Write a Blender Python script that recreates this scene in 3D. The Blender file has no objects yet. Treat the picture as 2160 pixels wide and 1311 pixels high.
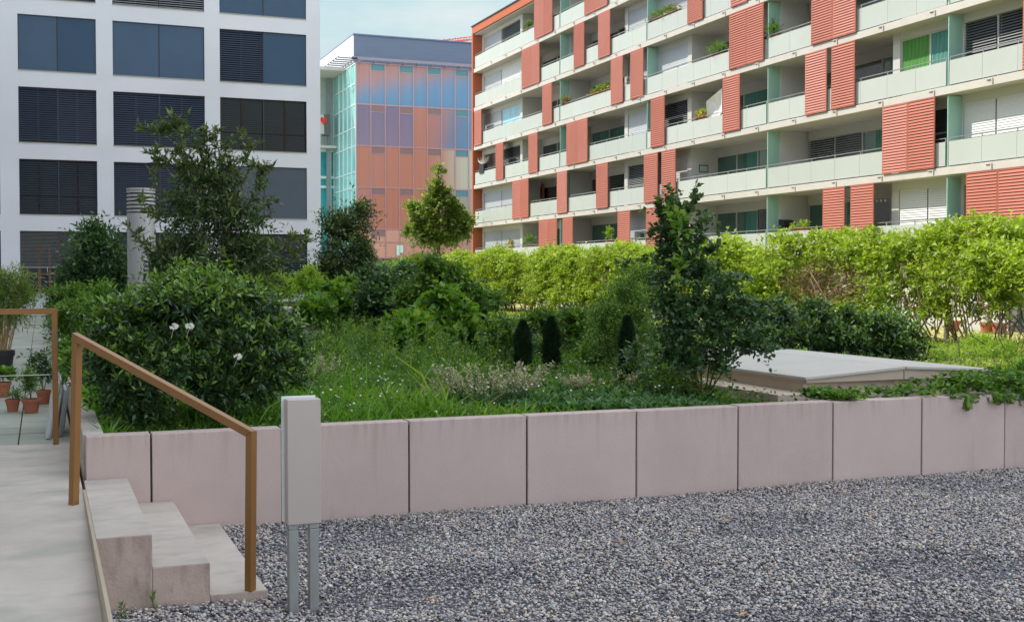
import bpy, math, random
import numpy as np
from mathutils import Vector
random.seed(7); RG = np.random.default_rng(11)
R = math.radians
C = bpy.context.scene.collection
# ------------------------------------------------------------------ camera frame
F = 2520.0; PT = R(1.67); YAW = R(21.5); H = 1.85
def at(px, py, X=None, Y=None, Z=None):
    """place in the world seen at photo pixel px,py on the plane X=, Y= or Z="""
    x = (px-1080)/F; y = (655.5-py)/F
    f = math.cos(PT)+y*math.sin(PT); z = y*math.cos(PT)-math.sin(PT)
    d = (x*math.cos(YAW)+f*math.sin(YAW), -x*math.sin(YAW)+f*math.cos(YAW), z)
    t = X/d[0] if X is not None else Y/d[1] if Y is not None else (Z-H)/d[2]
    return Vector((d[0]*t, d[1]*t, H+d[2]*t))
def pxm(px, Y):
    a = at(px, 580, Y=Y); b = at(px+10, 580, Y=Y)
    dep = a.x*math.sin(YAW)+a.y*math.cos(YAW)
    return dep/F
# ------------------------------------------------------------------ mesh helpers
org = {}
def link_mesh(name, me, mat, parent=None):
    o = bpy.data.objects.new(name, me); C.objects.link(o)
    if mat: me.materials.append(mat)
    if parent: o.parent = parent; org[o.name] = org[parent.name]
    else: org[o.name] = Vector((0, 0, 0))
    return o
class M:
    def __init__(s): s.v = []; s.f = []
    def box(s, x0, x1, y0, y1, z0, z1):
        n = len(s.v)
        s.v += [(x0,y0,z0),(x1,y0,z0),(x1,y1,z0),(x0,y1,z0),(x0,y0,z1),(x1,y0,z1),(x1,y1,z1),(x0,y1,z1)]
        for q in ((0,3,2,1),(4,5,6,7),(0,1,5,4),(1,2,6,5),(2,3,7,6),(3,0,4,7)): s.f.append(tuple(n+i for i in q))
        return s
    def hexa(s, pts):
        n = len(s.v); s.v += [tuple(p) for p in pts]
        for q in ((0,3,2,1),(4,5,6,7),(0,1,5,4),(1,2,6,5),(2,3,7,6),(3,0,4,7)): s.f.append(tuple(n+i for i in q))
        return s
    def quad(s, *p):
        n = len(s.v); s.v += [tuple(q) for q in p]; s.f.append(tuple(range(n, n+len(p)))); return s
    def bar(s, a, b, w, h, up=(0,0,1)):
        a = Vector(a); b = Vector(b); d = (b-a).normalized(); sd = d.cross(Vector(up))
        if sd.length < 1e-4: sd = Vector((1,0,0))
        sd.normalize(); u = sd.cross(d).normalized()
        q = []
        for p in (a, b):
            q += [p-sd*w/2-u*h/2, p+sd*w/2-u*h/2, p+sd*w/2+u*h/2, p-sd*w/2+u*h/2]
        n = len(s.v); s.v += [tuple(p) for p in q]
        for f in ((0,1,2,3),(7,6,5,4),(0,4,5,1),(1,5,6,2),(2,6,7,3),(3,7,4,0)): s.f.append(tuple(n+i for i in f))
        return s
    def tube(s, pts, rad, k=6, cap=True):
        pts = [Vector(p) for p in pts]
        if not isinstance(rad, (list, tuple)): rad = [rad]*len(pts)
        n0 = len(s.v)
        for i, p in enumerate(pts):
            d = (pts[min(i+1, len(pts)-1)]-pts[max(i-1, 0)])
            if d.length < 1e-6: d = Vector((0,0,1))
            d.normalize(); r = Vector((1,0,0)) if abs(d.x) < .8 else Vector((0,1,0))
            a = d.cross(r).normalized(); b = d.cross(a)
            for j in range(k):
                t = 2*math.pi*j/k; s.v.append(tuple(p+(a*math.cos(t)+b*math.sin(t))*rad[i]))
        for i in range(len(pts)-1):
            for j in range(k):
                a = n0+i*k+j; b = n0+i*k+(j+1) % k; s.f.append((a, b, b+k, a+k))
        if cap:
            s.f.append(tuple(n0+j for j in range(k))[::-1]); m = n0+(len(pts)-1)*k
            s.f.append(tuple(m+j for j in range(k)))
        return s
    def lathe(s, c, prof, k=24):
        n0 = len(s.v)
        for r, z in prof:
            for j in range(k):
                t = 2*math.pi*j/k; s.v.append((c[0]+r*math.cos(t), c[1]+r*math.sin(t), c[2]+z))
        for i in range(len(prof)-1):
            for j in range(k):
                a = n0+i*k+j; b = n0+i*k+(j+1) % k; s.f.append((a, b, b+k, a+k))
        return s
    def build(s, name, mat, parent=None, smooth=False, bevel=0):
        me = bpy.data.meshes.new(name); o0 = org[parent.name] if parent else Vector((0,0,0))
        me.from_pydata([(x-o0.x, y-o0.y, z-o0.z) for x, y, z in s.v], [], s.f)
        if smooth: me.polygons.foreach_set('use_smooth', [True]*len(me.polygons))
        me.update()
        o = link_mesh(name, me, mat, parent)
        if bevel:
            b = o.modifiers.new('bevel', 'BEVEL'); b.width = bevel; b.segments = 2; b.limit_method = 'ANGLE'
        return o
def thing(name, label, cat, loc=(0,0,0), group=None):
    o = bpy.data.objects.new(name, None); C.objects.link(o); o.location = loc; org[o.name] = Vector(loc)
    o['label'] = label; o['category'] = cat
    if group: o['group'] = group
    return o
def tag(o, label, cat, group=None):
    o['label'] = label; o['category'] = cat
    if group: o['group'] = group
    return o
def kind(o, k='structure'): o['kind'] = k; return o
def npmesh(name, V, Q, mat, parent=None, attr=None, smooth=False, tri=False):
    k = 3 if tri else 4
    me = bpy.data.meshes.new(name); o0 = org[parent.name] if parent else Vector((0,0,0))
    V = V-np.array(o0[:])
    me.vertices.add(len(V)); me.vertices.foreach_set('co', V.astype(np.float32).ravel())
    me.loops.add(len(Q)*k); me.loops.foreach_set('vertex_index', Q.astype(np.int32).ravel())
    me.polygons.add(len(Q)); me.polygons.foreach_set('loop_start', np.arange(0, len(Q)*k, k, dtype=np.int32))
    me.polygons.foreach_set('use_smooth', np.full(len(Q), smooth))
    me.update(calc_edges=True)
    if attr is not None:
        a = me.attributes.new('rnd', 'FLOAT', 'FACE'); a.data.foreach_set('value', attr.astype(np.float32))
    return link_mesh(name, me, mat, parent)
# ------------------------------------------------------------------ materials
def newmat(name):
    m = bpy.data.materials.new(name); m.use_nodes = True
    nt = m.node_tree; return m, nt, nt.nodes, nt.links, nt.nodes['Principled BSDF']
def mk(name, col, rough=.6, metal=0, var=.12, scale=6, bump=0, bscale=60, stretch=(1,1,1), spec=.5, dirt=None, trans=0):
    m, nt, N, L, P = newmat(name)
    P.inputs['Roughness'].default_value = rough; P.inputs['Metallic'].default_value = metal
    P.inputs['Specular IOR Level'].default_value = spec
    g = N.new('ShaderNodeNewGeometry'); mp = N.new('ShaderNodeMapping'); mp.inputs['Scale'].default_value = stretch
    L.new(g.outputs['Position'], mp.inputs['Vector'])
    n = N.new('ShaderNodeTexNoise'); n.inputs['Scale'].default_value = scale; n.inputs['Detail'].default_value = 6
    n.inputs['Roughness'].default_value = .65
    L.new(mp.outputs[0], n.inputs['Vector'])
    r = N.new('ShaderNodeValToRGB'); r.color_ramp.elements[0].position = .3; r.color_ramp.elements[1].position = .7
    r.color_ramp.elements[0].color = (*[c*(1-var) for c in col], 1); r.color_ramp.elements[1].color = (*[min(1, c*(1+var)) for c in col], 1)
    L.new(n.outputs['Fac'], r.inputs[0]); out = r.outputs[0]
    if dirt:
        n2 = N.new('ShaderNodeTexNoise'); n2.inputs['Scale'].default_value = dirt[1]; n2.inputs['Detail'].default_value = 8
        mp2 = N.new('ShaderNodeMapping'); mp2.inputs['Scale'].default_value = dirt[4] if len(dirt) > 4 else (1,1,1)
        L.new(g.outputs['Position'], mp2.inputs['Vector']); L.new(mp2.outputs[0], n2.inputs['Vector'])
        r2 = N.new('ShaderNodeValToRGB'); r2.color_ramp.elements[0].position = dirt[2]; r2.color_ramp.elements[1].position = dirt[3]
        r2.color_ramp.elements[0].color = (0,0,0,1); r2.color_ramp.elements[1].color = (1,1,1,1)
        L.new(n2.outputs['Fac'], r2.inputs[0])
        mx = N.new('ShaderNodeMix'); mx.data_type = 'RGBA'; L.new(r2.outputs[0], mx.inputs[0]); L.new(out, mx.inputs[6])
        mx.inputs[7].default_value = (*dirt[0], 1); out = mx.outputs[2]
    L.new(out, P.inputs['Base Color'])
    if trans: P.inputs['Transmission Weight'].default_value = trans
    if bump:
        nb = N.new('ShaderNodeTexNoise'); nb.inputs['Scale'].default_value = bscale; nb.inputs['Detail'].default_value = 4
        L.new(g.outputs['Position'], nb.inputs['Vector'])
        b = N.new('ShaderNodeBump'); b.inputs['Strength'].default_value = bump; b.inputs['Distance'].default_value = .01
        L.new(nb.outputs['Fac'], b.inputs['Height']); L.new(b.outputs[0], P.inputs['Normal'])
    return m
def vary(m, amt):
    nt = m.node_tree; N = nt.nodes; L = nt.links; P = N['Principled BSDF']; src = P.inputs['Base Color'].links[0].from_socket
    oi = N.new('ShaderNodeObjectInfo'); mr = N.new('ShaderNodeMapRange'); mr.inputs[3].default_value = 1-amt; mr.inputs[4].default_value = 1+amt; L.new(oi.outputs['Random'], mr.inputs[0])
    hs = N.new('ShaderNodeHueSaturation'); L.new(mr.outputs[0], hs.inputs['Value']); L.new(src, hs.inputs['Color'])
    m2 = N.new('ShaderNodeMapRange'); m2.inputs[3].default_value = 1.0; m2.inputs[4].default_value = 1-amt*1.2; L.new(oi.outputs['Random'], m2.inputs[0]); L.new(m2.outputs[0], hs.inputs['Saturation'])
    L.new(hs.outputs[0], P.inputs['Base Color']); return m
def leafmat(name, cols, rough=.45, tr=.35, spec=.5):
    """cols: ramp over the per-leaf random value; last = young leaves"""
    m, nt, N, L, P = newmat(name)
    a = N.new('ShaderNodeAttribute'); a.attribute_name = 'rnd'
    r = N.new('ShaderNodeValToRGB'); el = r.color_ramp.elements
    while len(el) < len(cols): el.new(.5)
    for i, c in enumerate(cols): el[i].position = i/(len(cols)-1); el[i].color = (*c, 1)
    L.new(a.outputs['Fac'], r.inputs[0]); L.new(r.outputs[0], P.inputs['Base Color'])
    P.inputs['Roughness'].default_value = rough; P.inputs['Specular IOR Level'].default_value = spec
    t = N.new('ShaderNodeBsdfTranslucent'); mul = N.new('ShaderNodeMix'); mul.data_type = 'RGBA'; mul.blend_type = 'MULTIPLY'
    mul.inputs[0].default_value = 1; L.new(r.outputs[0], mul.inputs[6]); mul.inputs[7].default_value = (1.5, 1.6, .6, 1)
    L.new(mul.outputs[2], t.inputs[0])
    mx = N.new('ShaderNodeMixShader'); mx.inputs[0].default_value = tr
    L.new(P.outputs[0], mx.inputs[1]); L.new(t.outputs[0], mx.inputs[2]); L.new(mx.outputs[0], N['Material Output'].inputs[0])
    return m
CONC = mk('pink_concrete', (.52,.40,.365), .85, var=.055, scale=2.2, bump=.25, bscale=90, dirt=((.42,.32,.28), 3, .60, .9, (3,3,.30)), spec=.25)
def drips(m, z0, z1, col, stretch=(9,9,.5), amt=.55):
    # rain streaks under the top edge and splash dirt along the foot, with pores
    nt = m.node_tree; N = nt.nodes; L = nt.links; P = N['Principled BSDF']; src = P.inputs['Base Color'].links[0].from_socket
    g = N.new('ShaderNodeNewGeometry'); sp = N.new('ShaderNodeSeparateXYZ'); L.new(g.outputs['Position'], sp.inputs[0])
    mp = N.new('ShaderNodeMapping'); mp.inputs['Scale'].default_value = stretch; L.new(g.outputs['Position'], mp.inputs[0])
    n = N.new('ShaderNodeTexNoise'); n.inputs['Scale'].default_value = 2.4; n.inputs['Detail'].default_value = 5; L.new(mp.outputs[0], n.inputs[0])
    a = N.new('ShaderNodeMapRange'); a.inputs[1].default_value = .45; a.inputs[2].default_value = .75; L.new(n.outputs['Fac'], a.inputs[0])
    b = N.new('ShaderNodeMapRange'); b.inputs[1].default_value = z0; b.inputs[2].default_value = z1; L.new(sp.outputs[2], b.inputs[0])
    pw = N.new('ShaderNodeMath'); pw.operation = 'POWER'; pw.inputs[1].default_value = 3; L.new(b.outputs[0], pw.inputs[0])
    mu = N.new('ShaderNodeMath'); mu.operation = 'MULTIPLY'; L.new(a.outputs[0], mu.inputs[0]); L.new(pw.outputs[0], mu.inputs[1])
    f = N.new('ShaderNodeMapRange'); f.inputs[1].default_value = .09; f.inputs[2].default_value = .0; f.inputs[4].default_value = .5; L.new(sp.outputs[2], f.inputs[0])
    n3 = N.new('ShaderNodeTexNoise'); n3.inputs['Scale'].default_value = 9; n3.inputs['Detail'].default_value = 6; L.new(g.outputs['Position'], n3.inputs[0])
    m3 = N.new('ShaderNodeMath'); m3.operation = 'MULTIPLY'; L.new(f.outputs[0], m3.inputs[0]); L.new(n3.outputs['Fac'], m3.inputs[1])
    v = N.new('ShaderNodeTexVoronoi'); v.inputs['Scale'].default_value = 26; L.new(g.outputs['Position'], v.inputs[0])
    vp = N.new('ShaderNodeMapRange'); vp.inputs[1].default_value = .10; vp.inputs[2].default_value = .05; vp.inputs[4].default_value = .6; L.new(v.outputs['Distance'], vp.inputs[0])
    mk2 = N.new('ShaderNodeMath'); mk2.operation = 'MAXIMUM'; L.new(mu.outputs[0], mk2.inputs[0]); L.new(m3.outputs[0], mk2.inputs[1])
    mk3 = N.new('ShaderNodeMath'); mk3.operation = 'MAXIMUM'; L.new(mk2.outputs[0], mk3.inputs[0]); L.new(vp.outputs[0], mk3.inputs[1])
    sc_ = N.new('ShaderNodeMath'); sc_.operation = 'MULTIPLY'; sc_.inputs[1].default_value = amt; L.new(mk3.outputs[0], sc_.inputs[0])
    mx = N.new('ShaderNodeMix'); mx.data_type = 'RGBA'; L.new(sc_.outputs[0], mx.inputs[0]); L.new(src, mx.inputs[6]); mx.inputs[7].default_value = (*col, 1); L.new(mx.outputs[2], P.inputs['Base Color'])
drips(CONC, .38, .74, (.26,.20,.155)); vary(CONC, .045)
CONC2 = mk('step_side_concrete', (.47,.36,.31), .9, var=.16, scale=4, bump=.35, bscale=70, dirt=((.26,.19,.165), 9, .52, .80, (1.5,1.5,.6)), spec=.2)
SLABC = mk('ramp_concrete', (.49,.435,.385), .8, var=.15, scale=1.9, bump=.2, bscale=80, dirt=((.34,.33,.27), 2.6, .48, .74, (.8,1.3,1)), spec=.3)
STEPC = mk('step_top_concrete', (.51,.45,.395), .8, var=.12, scale=2.5, bump=.2, bscale=80, dirt=((.38,.34,.29), 5, .5, .85, (1,2,1)), spec=.3)
PAVE = None
WHITE = mk('white_render', (.80,.81,.84), .8, var=.06, scale=.22, spec=.2)  # broad tone noise stands in for soft light reflected onto the facade
APW = mk('apartment_white', (.53,.53,.49), .7, var=.04, scale=.6, spec=.3)
SLABW = mk('balcony_slab_white', (.50,.48,.45), .75, var=.06, scale=1.5, spec=.2, dirt=((.50,.44,.30), 1.4, .60, .70, (1,1,9)))
RED = mk('red_shutter_metal', (.42,.115,.07), .5, var=.07, scale=.8)
REDF = mk('orange_fascia', (.42,.105,.04), .5, var=.05, scale=.8)
GRD = mk('milky_glass', (.45,.49,.46), .25, var=.03, scale=.7, spec=.5)
MINT = mk('mint_glass_screen', (.30,.50,.42), .3, var=.04, scale=.5)
RAIL = mk('balcony_rail_steel', (.45,.46,.44), .4, .8, var=.05)
GLASS = mk('dark_window_glass', (.035,.05,.055), .08, 0, var=.3, scale=.3, spec=.9)
GLASSG = mk('green_window_glass', (.06,.15,.12), .1, 0, var=.3, scale=.4, spec=.9)
OFFG = mk('office_glass', (.018,.030,.030), .12, 0, var=.4, scale=.5, spec=.28)
BLINDG = mk('grey_blind', (.50,.53,.56), .5, .3, var=.04)
BLINDL = mk('light_blind', (.66,.68,.66), .5, .1, var=.04)
BLINDD = mk('dark_blind', (.14,.15,.16), .5, .3, var=.06)
BLUEB = mk('blue_grey_blind', (.028,.080,.150), .5, .1, var=.10, scale=.5, spec=.5)
BLUEB2 = mk('navy_blind', (.014,.032,.066), .6, 0, var=.12, scale=.5, spec=.5)
GREYB = mk('slate_blind', (.065,.085,.105), .45, .3, var=.08, scale=.5)
WOODF = mk('brown_window_wood', (.055,.025,.016), .5, var=.15, scale=3, stretch=(6,6,1))
WOODB = mk('entrance_wood', (.17,.075,.035), .5, var=.15, scale=3, stretch=(6,6,1))
DFRAME = mk('dark_frame', (.04,.045,.055), .4, .4, var=.05)
SILL = mk('tan_sill', (.42,.38,.28), .5, .2, var=.05)
CURT = mk('teal_curtain', (.07,.24,.20), .7, var=.25, scale=5, stretch=(4,4,.2))
CURTG = mk('green_curtain', (.07,.24,.04), .7, var=.25, scale=5, stretch=(4,4,.2))
CURTB = mk('pale_blue_curtain', (.35,.60,.72), .6, var=.2, scale=4, stretch=(4,4,.2))
BRONZE = mk('bronze_paint', (.27,.125,.035), .42, .25, var=.06, scale=8)
STEEL = mk('brushed_steel', (.50,.42,.385), .45, .3, var=.05, scale=3, stretch=(1,1,.2))
STEELP = mk('galvanised_post', (.34,.35,.34), .45, .6, var=.14, scale=14, stretch=(1,1,.3))
VENTM = mk('vent_steel', (.50,.48,.48), .5, .35, var=.05, scale=2)
BLK = mk('black_plastic', (.02,.02,.022), .4, var=.1)
TERRA = mk('terracotta', (.40,.13,.07), .8, var=.2, scale=14)
SOIL = mk('soil', (.055,.045,.028), .95, var=.4, scale=8, bump=.6, bscale=20, spec=.1)
LAWN = mk('dry_lawn', (.30,.30,.09), .95, var=.35, scale=3, bump=.6, bscale=25, spec=.1, dirt=((.42,.36,.24), 1.2, .5, .62))
GRND = mk('pale_ground', (.30,.28,.23), .95, var=.15, scale=1.5, spec=.1)
GRAVB = mk('gravel_bed', (.10,.10,.11), .9, var=.5, scale=90, bump=.8, bscale=80, spec=.2)
BARK = mk('bark', (.12,.085,.06), .9, var=.3, scale=20, stretch=(1,1,.3), bump=.4, spec=.1)
TWIG = mk('red_brown_stems', (.20,.09,.05), .8, var=.3, scale=20, spec=.2)
DRYT = mk('dry_twigs', (.30,.19,.12), .9, var=.3, scale=10, spec=.1)
BAMB = mk('bamboo_cane', (.42,.27,.10), .6, var=.2, scale=20)
WFL = mk('white_petal', (.80,.77,.68), .7, var=.05)
def pebble_mat():
    m, nt, N, L, P = newmat('pebbles')
    a = N.new('ShaderNodeAttribute'); a.attribute_name = 'rnd'
    r = N.new('ShaderNodeValToRGB'); el = r.color_ramp.elements; r.color_ramp.interpolation = 'LINEAR'
    cols = [(0,(.10,.09,.09)), (.15,(.19,.18,.19)), (.33,(.36,.345,.37)), (.5,(.50,.44,.38)), (.62,(.28,.265,.29)), (.74,(.60,.57,.56)), (.86,(.50,.39,.29)), (.93,(.76,.72,.66)), (1,(.44,.22,.12))]
    while len(el) < len(cols): el.new(.5)
    for i, (p, c) in enumerate(cols): el[i].position = p; el[i].color = (*c, 1)
    L.new(a.outputs['Fac'], r.inputs[0]); L.new(r.outputs[0], P.inputs['Base Color']); P.inputs['Roughness'].default_value = .6
    return m
def paving_mat():
    m, nt, N, L, P = newmat('paving_slabs')
    g = N.new('ShaderNodeNewGeometry'); n = N.new('ShaderNodeTexNoise'); n.inputs['Scale'].default_value = 1.2; n.inputs['Detail'].default_value = 8
    L.new(g.outputs['Position'], n.inputs['Vector'])
    r = N.new('ShaderNodeValToRGB'); r.color_ramp.elements[0].position = .3; r.color_ramp.elements[1].position = .7
    r.color_ramp.elements[0].color = (.25,.27,.22,1); r.color_ramp.elements[1].color = (.40,.40,.34,1)
    L.new(n.outputs['Fac'], r.inputs[0]); L.new(r.outputs[0], P.inputs['Base Color']); P.inputs['Roughness'].default_value = .8
    return m
PAVE = paving_mat()
vary(RED, .10); vary(GRD, .06); vary(BLUEB, .14); vary(BLUEB2, .2); vary(BLINDL, .08); vary(BLINDG, .08)
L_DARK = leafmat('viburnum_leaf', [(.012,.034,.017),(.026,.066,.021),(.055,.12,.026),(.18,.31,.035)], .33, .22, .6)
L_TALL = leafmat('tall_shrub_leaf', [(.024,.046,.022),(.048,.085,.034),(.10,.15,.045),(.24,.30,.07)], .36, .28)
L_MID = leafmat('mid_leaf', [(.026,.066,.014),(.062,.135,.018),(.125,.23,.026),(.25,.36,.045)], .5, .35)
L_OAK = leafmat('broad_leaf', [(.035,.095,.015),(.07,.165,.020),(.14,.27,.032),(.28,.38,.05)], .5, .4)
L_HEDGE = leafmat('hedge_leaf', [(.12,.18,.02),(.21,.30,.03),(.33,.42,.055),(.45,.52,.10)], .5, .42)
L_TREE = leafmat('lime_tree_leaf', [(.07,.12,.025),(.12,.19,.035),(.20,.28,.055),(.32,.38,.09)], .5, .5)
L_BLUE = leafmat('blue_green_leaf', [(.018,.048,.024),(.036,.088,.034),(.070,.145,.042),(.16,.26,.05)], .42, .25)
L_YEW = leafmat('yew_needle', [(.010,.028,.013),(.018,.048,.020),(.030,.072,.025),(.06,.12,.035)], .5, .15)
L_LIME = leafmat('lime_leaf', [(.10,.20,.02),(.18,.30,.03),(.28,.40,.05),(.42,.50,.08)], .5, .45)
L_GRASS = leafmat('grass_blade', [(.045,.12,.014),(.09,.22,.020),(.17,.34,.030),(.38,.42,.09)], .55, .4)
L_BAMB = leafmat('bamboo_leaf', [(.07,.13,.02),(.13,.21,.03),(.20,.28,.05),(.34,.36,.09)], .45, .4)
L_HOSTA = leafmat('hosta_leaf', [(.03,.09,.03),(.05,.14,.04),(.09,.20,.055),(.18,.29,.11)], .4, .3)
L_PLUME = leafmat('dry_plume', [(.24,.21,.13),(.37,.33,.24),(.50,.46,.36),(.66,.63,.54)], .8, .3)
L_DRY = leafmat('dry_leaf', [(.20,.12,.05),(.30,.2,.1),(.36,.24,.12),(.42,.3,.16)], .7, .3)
# ------------------------------------------------------------------ foliage
def nrm(a): return a/np.maximum(np.linalg.norm(a, axis=-1, keepdims=True), 1e-9)
def rsph(n): return nrm(RG.normal(size=(n, 3)))
def leaves(P0, D, ln, wd, rnd, upw=1.0, fold=.22, jit=.55):
    """P0,D (n,3): leaf base and direction; returns verts, quads, attr (2 folded quads per leaf)"""
    n = len(P0); up = np.array([0,0,1.0])*upw+RG.normal(size=(n,3))*jit
    b = nrm(np.cross(D, up)); nn = np.cross(b, D)
    ln = ln*(.7+.6*RG.random((n,1))); wd = wd*(.7+.6*RG.random((n,1)))
    mid = P0+D*ln*.5-nn*wd*fold
    tip = P0+D*ln-nn*ln*.12
    Lf = P0+D*ln*.42-b*wd*.5; Rt = P0+D*ln*.42+b*wd*.5
    V = np.stack([P0, Lf, tip, Rt, mid], 1).reshape(-1, 3)
    i = np.arange(n)[:, None]*5
    Q = np.concatenate([i+np.array([[0,4,2,1]]), i+np.array([[0,3,2,4]])], 1).reshape(-1, 4)
    return V, Q, np.repeat(rnd, 2)
def merge(lst):
    V=[];Q=[];A=[];n=0
    for v,q,a in lst: V.append(v);Q.append(q+n);A.append(a);n+=len(v)
    return np.concatenate(V), np.concatenate(Q), np.concatenate(A)
def crown(blobs, n, leaf, L=.18, per=9, inner=.55, up=.45, spread=.5, clump=.35, shoots=.0, zmin=None, tipglow=.3):
    """twigs with leaves spread over ellipsoid blobs (centre, radii); n leaves in all"""
    nt = max(1, int(n/per)); B = np.array([[*c, *r] for c, r in blobs]); w = (B[:,3]*B[:,5]+B[:,4]*B[:,5]+B[:,3]*B[:,4]); w /= w.sum()
    k = RG.choice(len(B), nt, p=w); B[:,3:] = np.maximum(B[:,3:]-.45*L, .45*B[:,3:])
    # clumps: twigs gather round a few directions of each blob
    nc = 26; cd = rsph(nc*len(B)).reshape(len(B), nc, 3); cr = .80+.26*RG.random((len(B), nc))
    ci = RG.integers(0, nc, nt); d = nrm(cd[k, ci]+RG.normal(size=(nt,3))*clump)
    d[:,2] = np.where(d[:,2] < -.75, -d[:,2], d[:,2]); rr = cr[k, ci]
    u = (inner+(1-inner)*RG.random(nt)**.5)*rr
    O = B[k,:3]+d*B[k,3:]*u[:,None]
    T = nrm(d*np.array([1,1,.8])+np.array([0,0,up])+RG.normal(size=(nt,3))*spread)
    Lt = L*(.6+.8*RG.random(nt)); 
    long = RG.random(nt) < shoots
    Lt = np.where(long, Lt*2.0, Lt)
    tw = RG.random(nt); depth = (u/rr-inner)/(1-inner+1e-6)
    P0=[];D=[];A=[]
    s1 = nrm(np.cross(T, RG.normal(size=(nt,3)))); s2 = np.cross(T, s1)
    for j in range(per):
        t = (j+.5)/per; ph = j*2.4
        p = O+T*(Lt*t)[:,None]-np.array([0,0,1.0])*(Lt*t*t*.15)[:,None]
        rad = s1*math.cos(ph)+s2*math.sin(ph)
        dd = nrm(T*(.35+.5*t)+rad+np.array([0,0,.1])+RG.normal(size=(nt,3))*.25)
        P0.append(p); D.append(dd)
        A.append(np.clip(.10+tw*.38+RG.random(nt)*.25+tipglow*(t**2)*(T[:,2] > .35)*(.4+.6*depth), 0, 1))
    P0=np.concatenate(P0);D=np.concatenate(D);A=np.concatenate(A)
    if zmin is not None:
        m = P0[:,2] > zmin; P0=P0[m];D=D[m];A=A[m]
    a = leaves(P0, D, leaf[0], leaf[1], A)
    st = long | (RG.random(nt) < .3); O2 = (O-T*.25*L)[st]; T2 = T[st]; n2 = len(O2); l2 = (Lt[st]+.25*L)
    s2_ = nrm(np.cross(T2, RG.normal(size=(n2,3))))*max(.0016, leaf[1]*.035); e = O2+T2*l2[:,None]-np.array([0,0,1.0])*(l2*.15)[:,None]   # twig shafts
    V2 = np.stack([O2-s2_, O2+s2_, e+s2_*.5, e-s2_*.5], 1).reshape(-1,3)
    if zmin is not None: V2[:,2] = np.maximum(V2[:,2], zmin)
    return merge([a, (V2, np.arange(n2*4).reshape(-1,4), np.full(n2, .15))])
def blob(px, py, rx, ry, Y, k=1.0):
    c = at(px, py, Y=Y); s = pxm(px, Y)
    return (tuple(c), (rx*s, rx*s*k, ry*s))
def stems(base, targets, r0, mat, parent, name='stem', tgt_r=.25, sub=3):
    m = M(); b = Vector(base)
    for c, r in targets:
        c = Vector(c); st = b+Vector((random.uniform(-1,1), random.uniform(-1,1), 0))*r0*3
        mid = st.lerp(c, .5)+Vector((random.uniform(-.1,.1), random.uniform(-.1,.1), .05))*(c-st).length*.5
        m.tube([st, mid, c], [r0, r0*.7, r0*.35], 6)
        for q in range(sub):
            e = c+Vector((random.uniform(-1,1)*r[0], random.uniform(-1,1)*r[1], random.uniform(-.2,.9)*r[2]))*.85
            s0 = mid.lerp(c, random.uniform(.2,1)); mm = s0.lerp(e, .5)+Vector((0,0,.05*(e-s0).length))
            m.tube([s0, mm, e], [r0*.4, r0*.28, r0*.12], 5)
    return m.build(name, mat, parent, smooth=True)
def shrub(name, label, cat, blobs, n, leaf, mat, zb, bark=BARK, r0=.012, group=None, base=None, stemn=None, **kw):
    c0 = blobs[0][0]; b = base or (c0[0], c0[1], zb)
    t = thing(name, label, cat, (b[0], b[1], zb), group)
    stems((b[0], b[1], zb-.05), blobs, r0, bark, t, 'stem')
    V,Q,A = crown(blobs, n, leaf, zmin=zb-.02, **kw)
    npmesh('foliage', V, Q, mat, t, A)
    return t
# ------------------------------------------------------------------ SETTING
ZS = .60      # garden soil
WY = 8.85     # front face of the garden wall
ZW = .728
kind(M().quad((-400,-200,-.25),(400,-200,-.25),(400,900,-.25),(-400,900,-.25)).build('ground', GRND))
kind(M().box(.27, 14.5, -3, WY+.05, -.2, -.012).build('gravel_bed', GRAVB))
kind(M().box(.40, 16.6, WY+.16, 58.9, -.2, ZS).build('garden_soil', SOIL))
kind(M().box(16.605, 29.9, 8, 82, -.2, 0).build('lawn', LAWN))
kind(M().box(14.51, 40, -8, 7.99, -.2, 0).build('side_ground', GRND))
# path: real slabs with open joints
pm = M()
xs = [-4.04, -3.04, -2.04, -1.04, -.42, .245]
xs = [-3.35,-2.72,-2.09,-1.46,-.83,-.20,.245]
y = 10.93; rowi = 0
while y < 53:
    for a, b in zip(xs[:-1], xs[1:]):
        dz = random.uniform(-.0025,.0025)
        pm.box(a+.006, b-.006, y+.004, y+.46, .33, .40+dz)
    y += .464; rowi += 1
kind(pm.build('path', PAVE, bevel=0))
kind(M().box(-3.4, .25, 10.93, 53, -.2, .385).build('path_bed', SOIL))
# ramp up to the white building
kind(M().hexa([(-2.0,53,-.2),(1.1,53,-.2),(1.1,59.8,-.2),(-2.0,59.8,-.2),(-2.0,53,.42),(1.1,53,.42),(1.1,59.8,.98),(-2.0,59.8,.98)]).build('entrance_ramp', mk('ramp_pale',(.5,.52,.55),.7)))
# landing and ramp in front left
def rz(y): return .42 if y >= 8.4 else .42-(8.4-y)*.048
rm = M(); ys = [10.925, 8.4, 6.5, 4.5, 2.0, -3]
for a, b in zip(ys[:-1], ys[1:]):
    rm.hexa([(-5,b,-.2),(.243,b,-.2),(.243,a,-.2),(-5,a,-.2),(-5,b,rz(b)),(.243,b,rz(b)),(.243,a,rz(a)),(-5,a,rz(a))])
kind(rm.build('ramp', SLABC))
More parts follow.
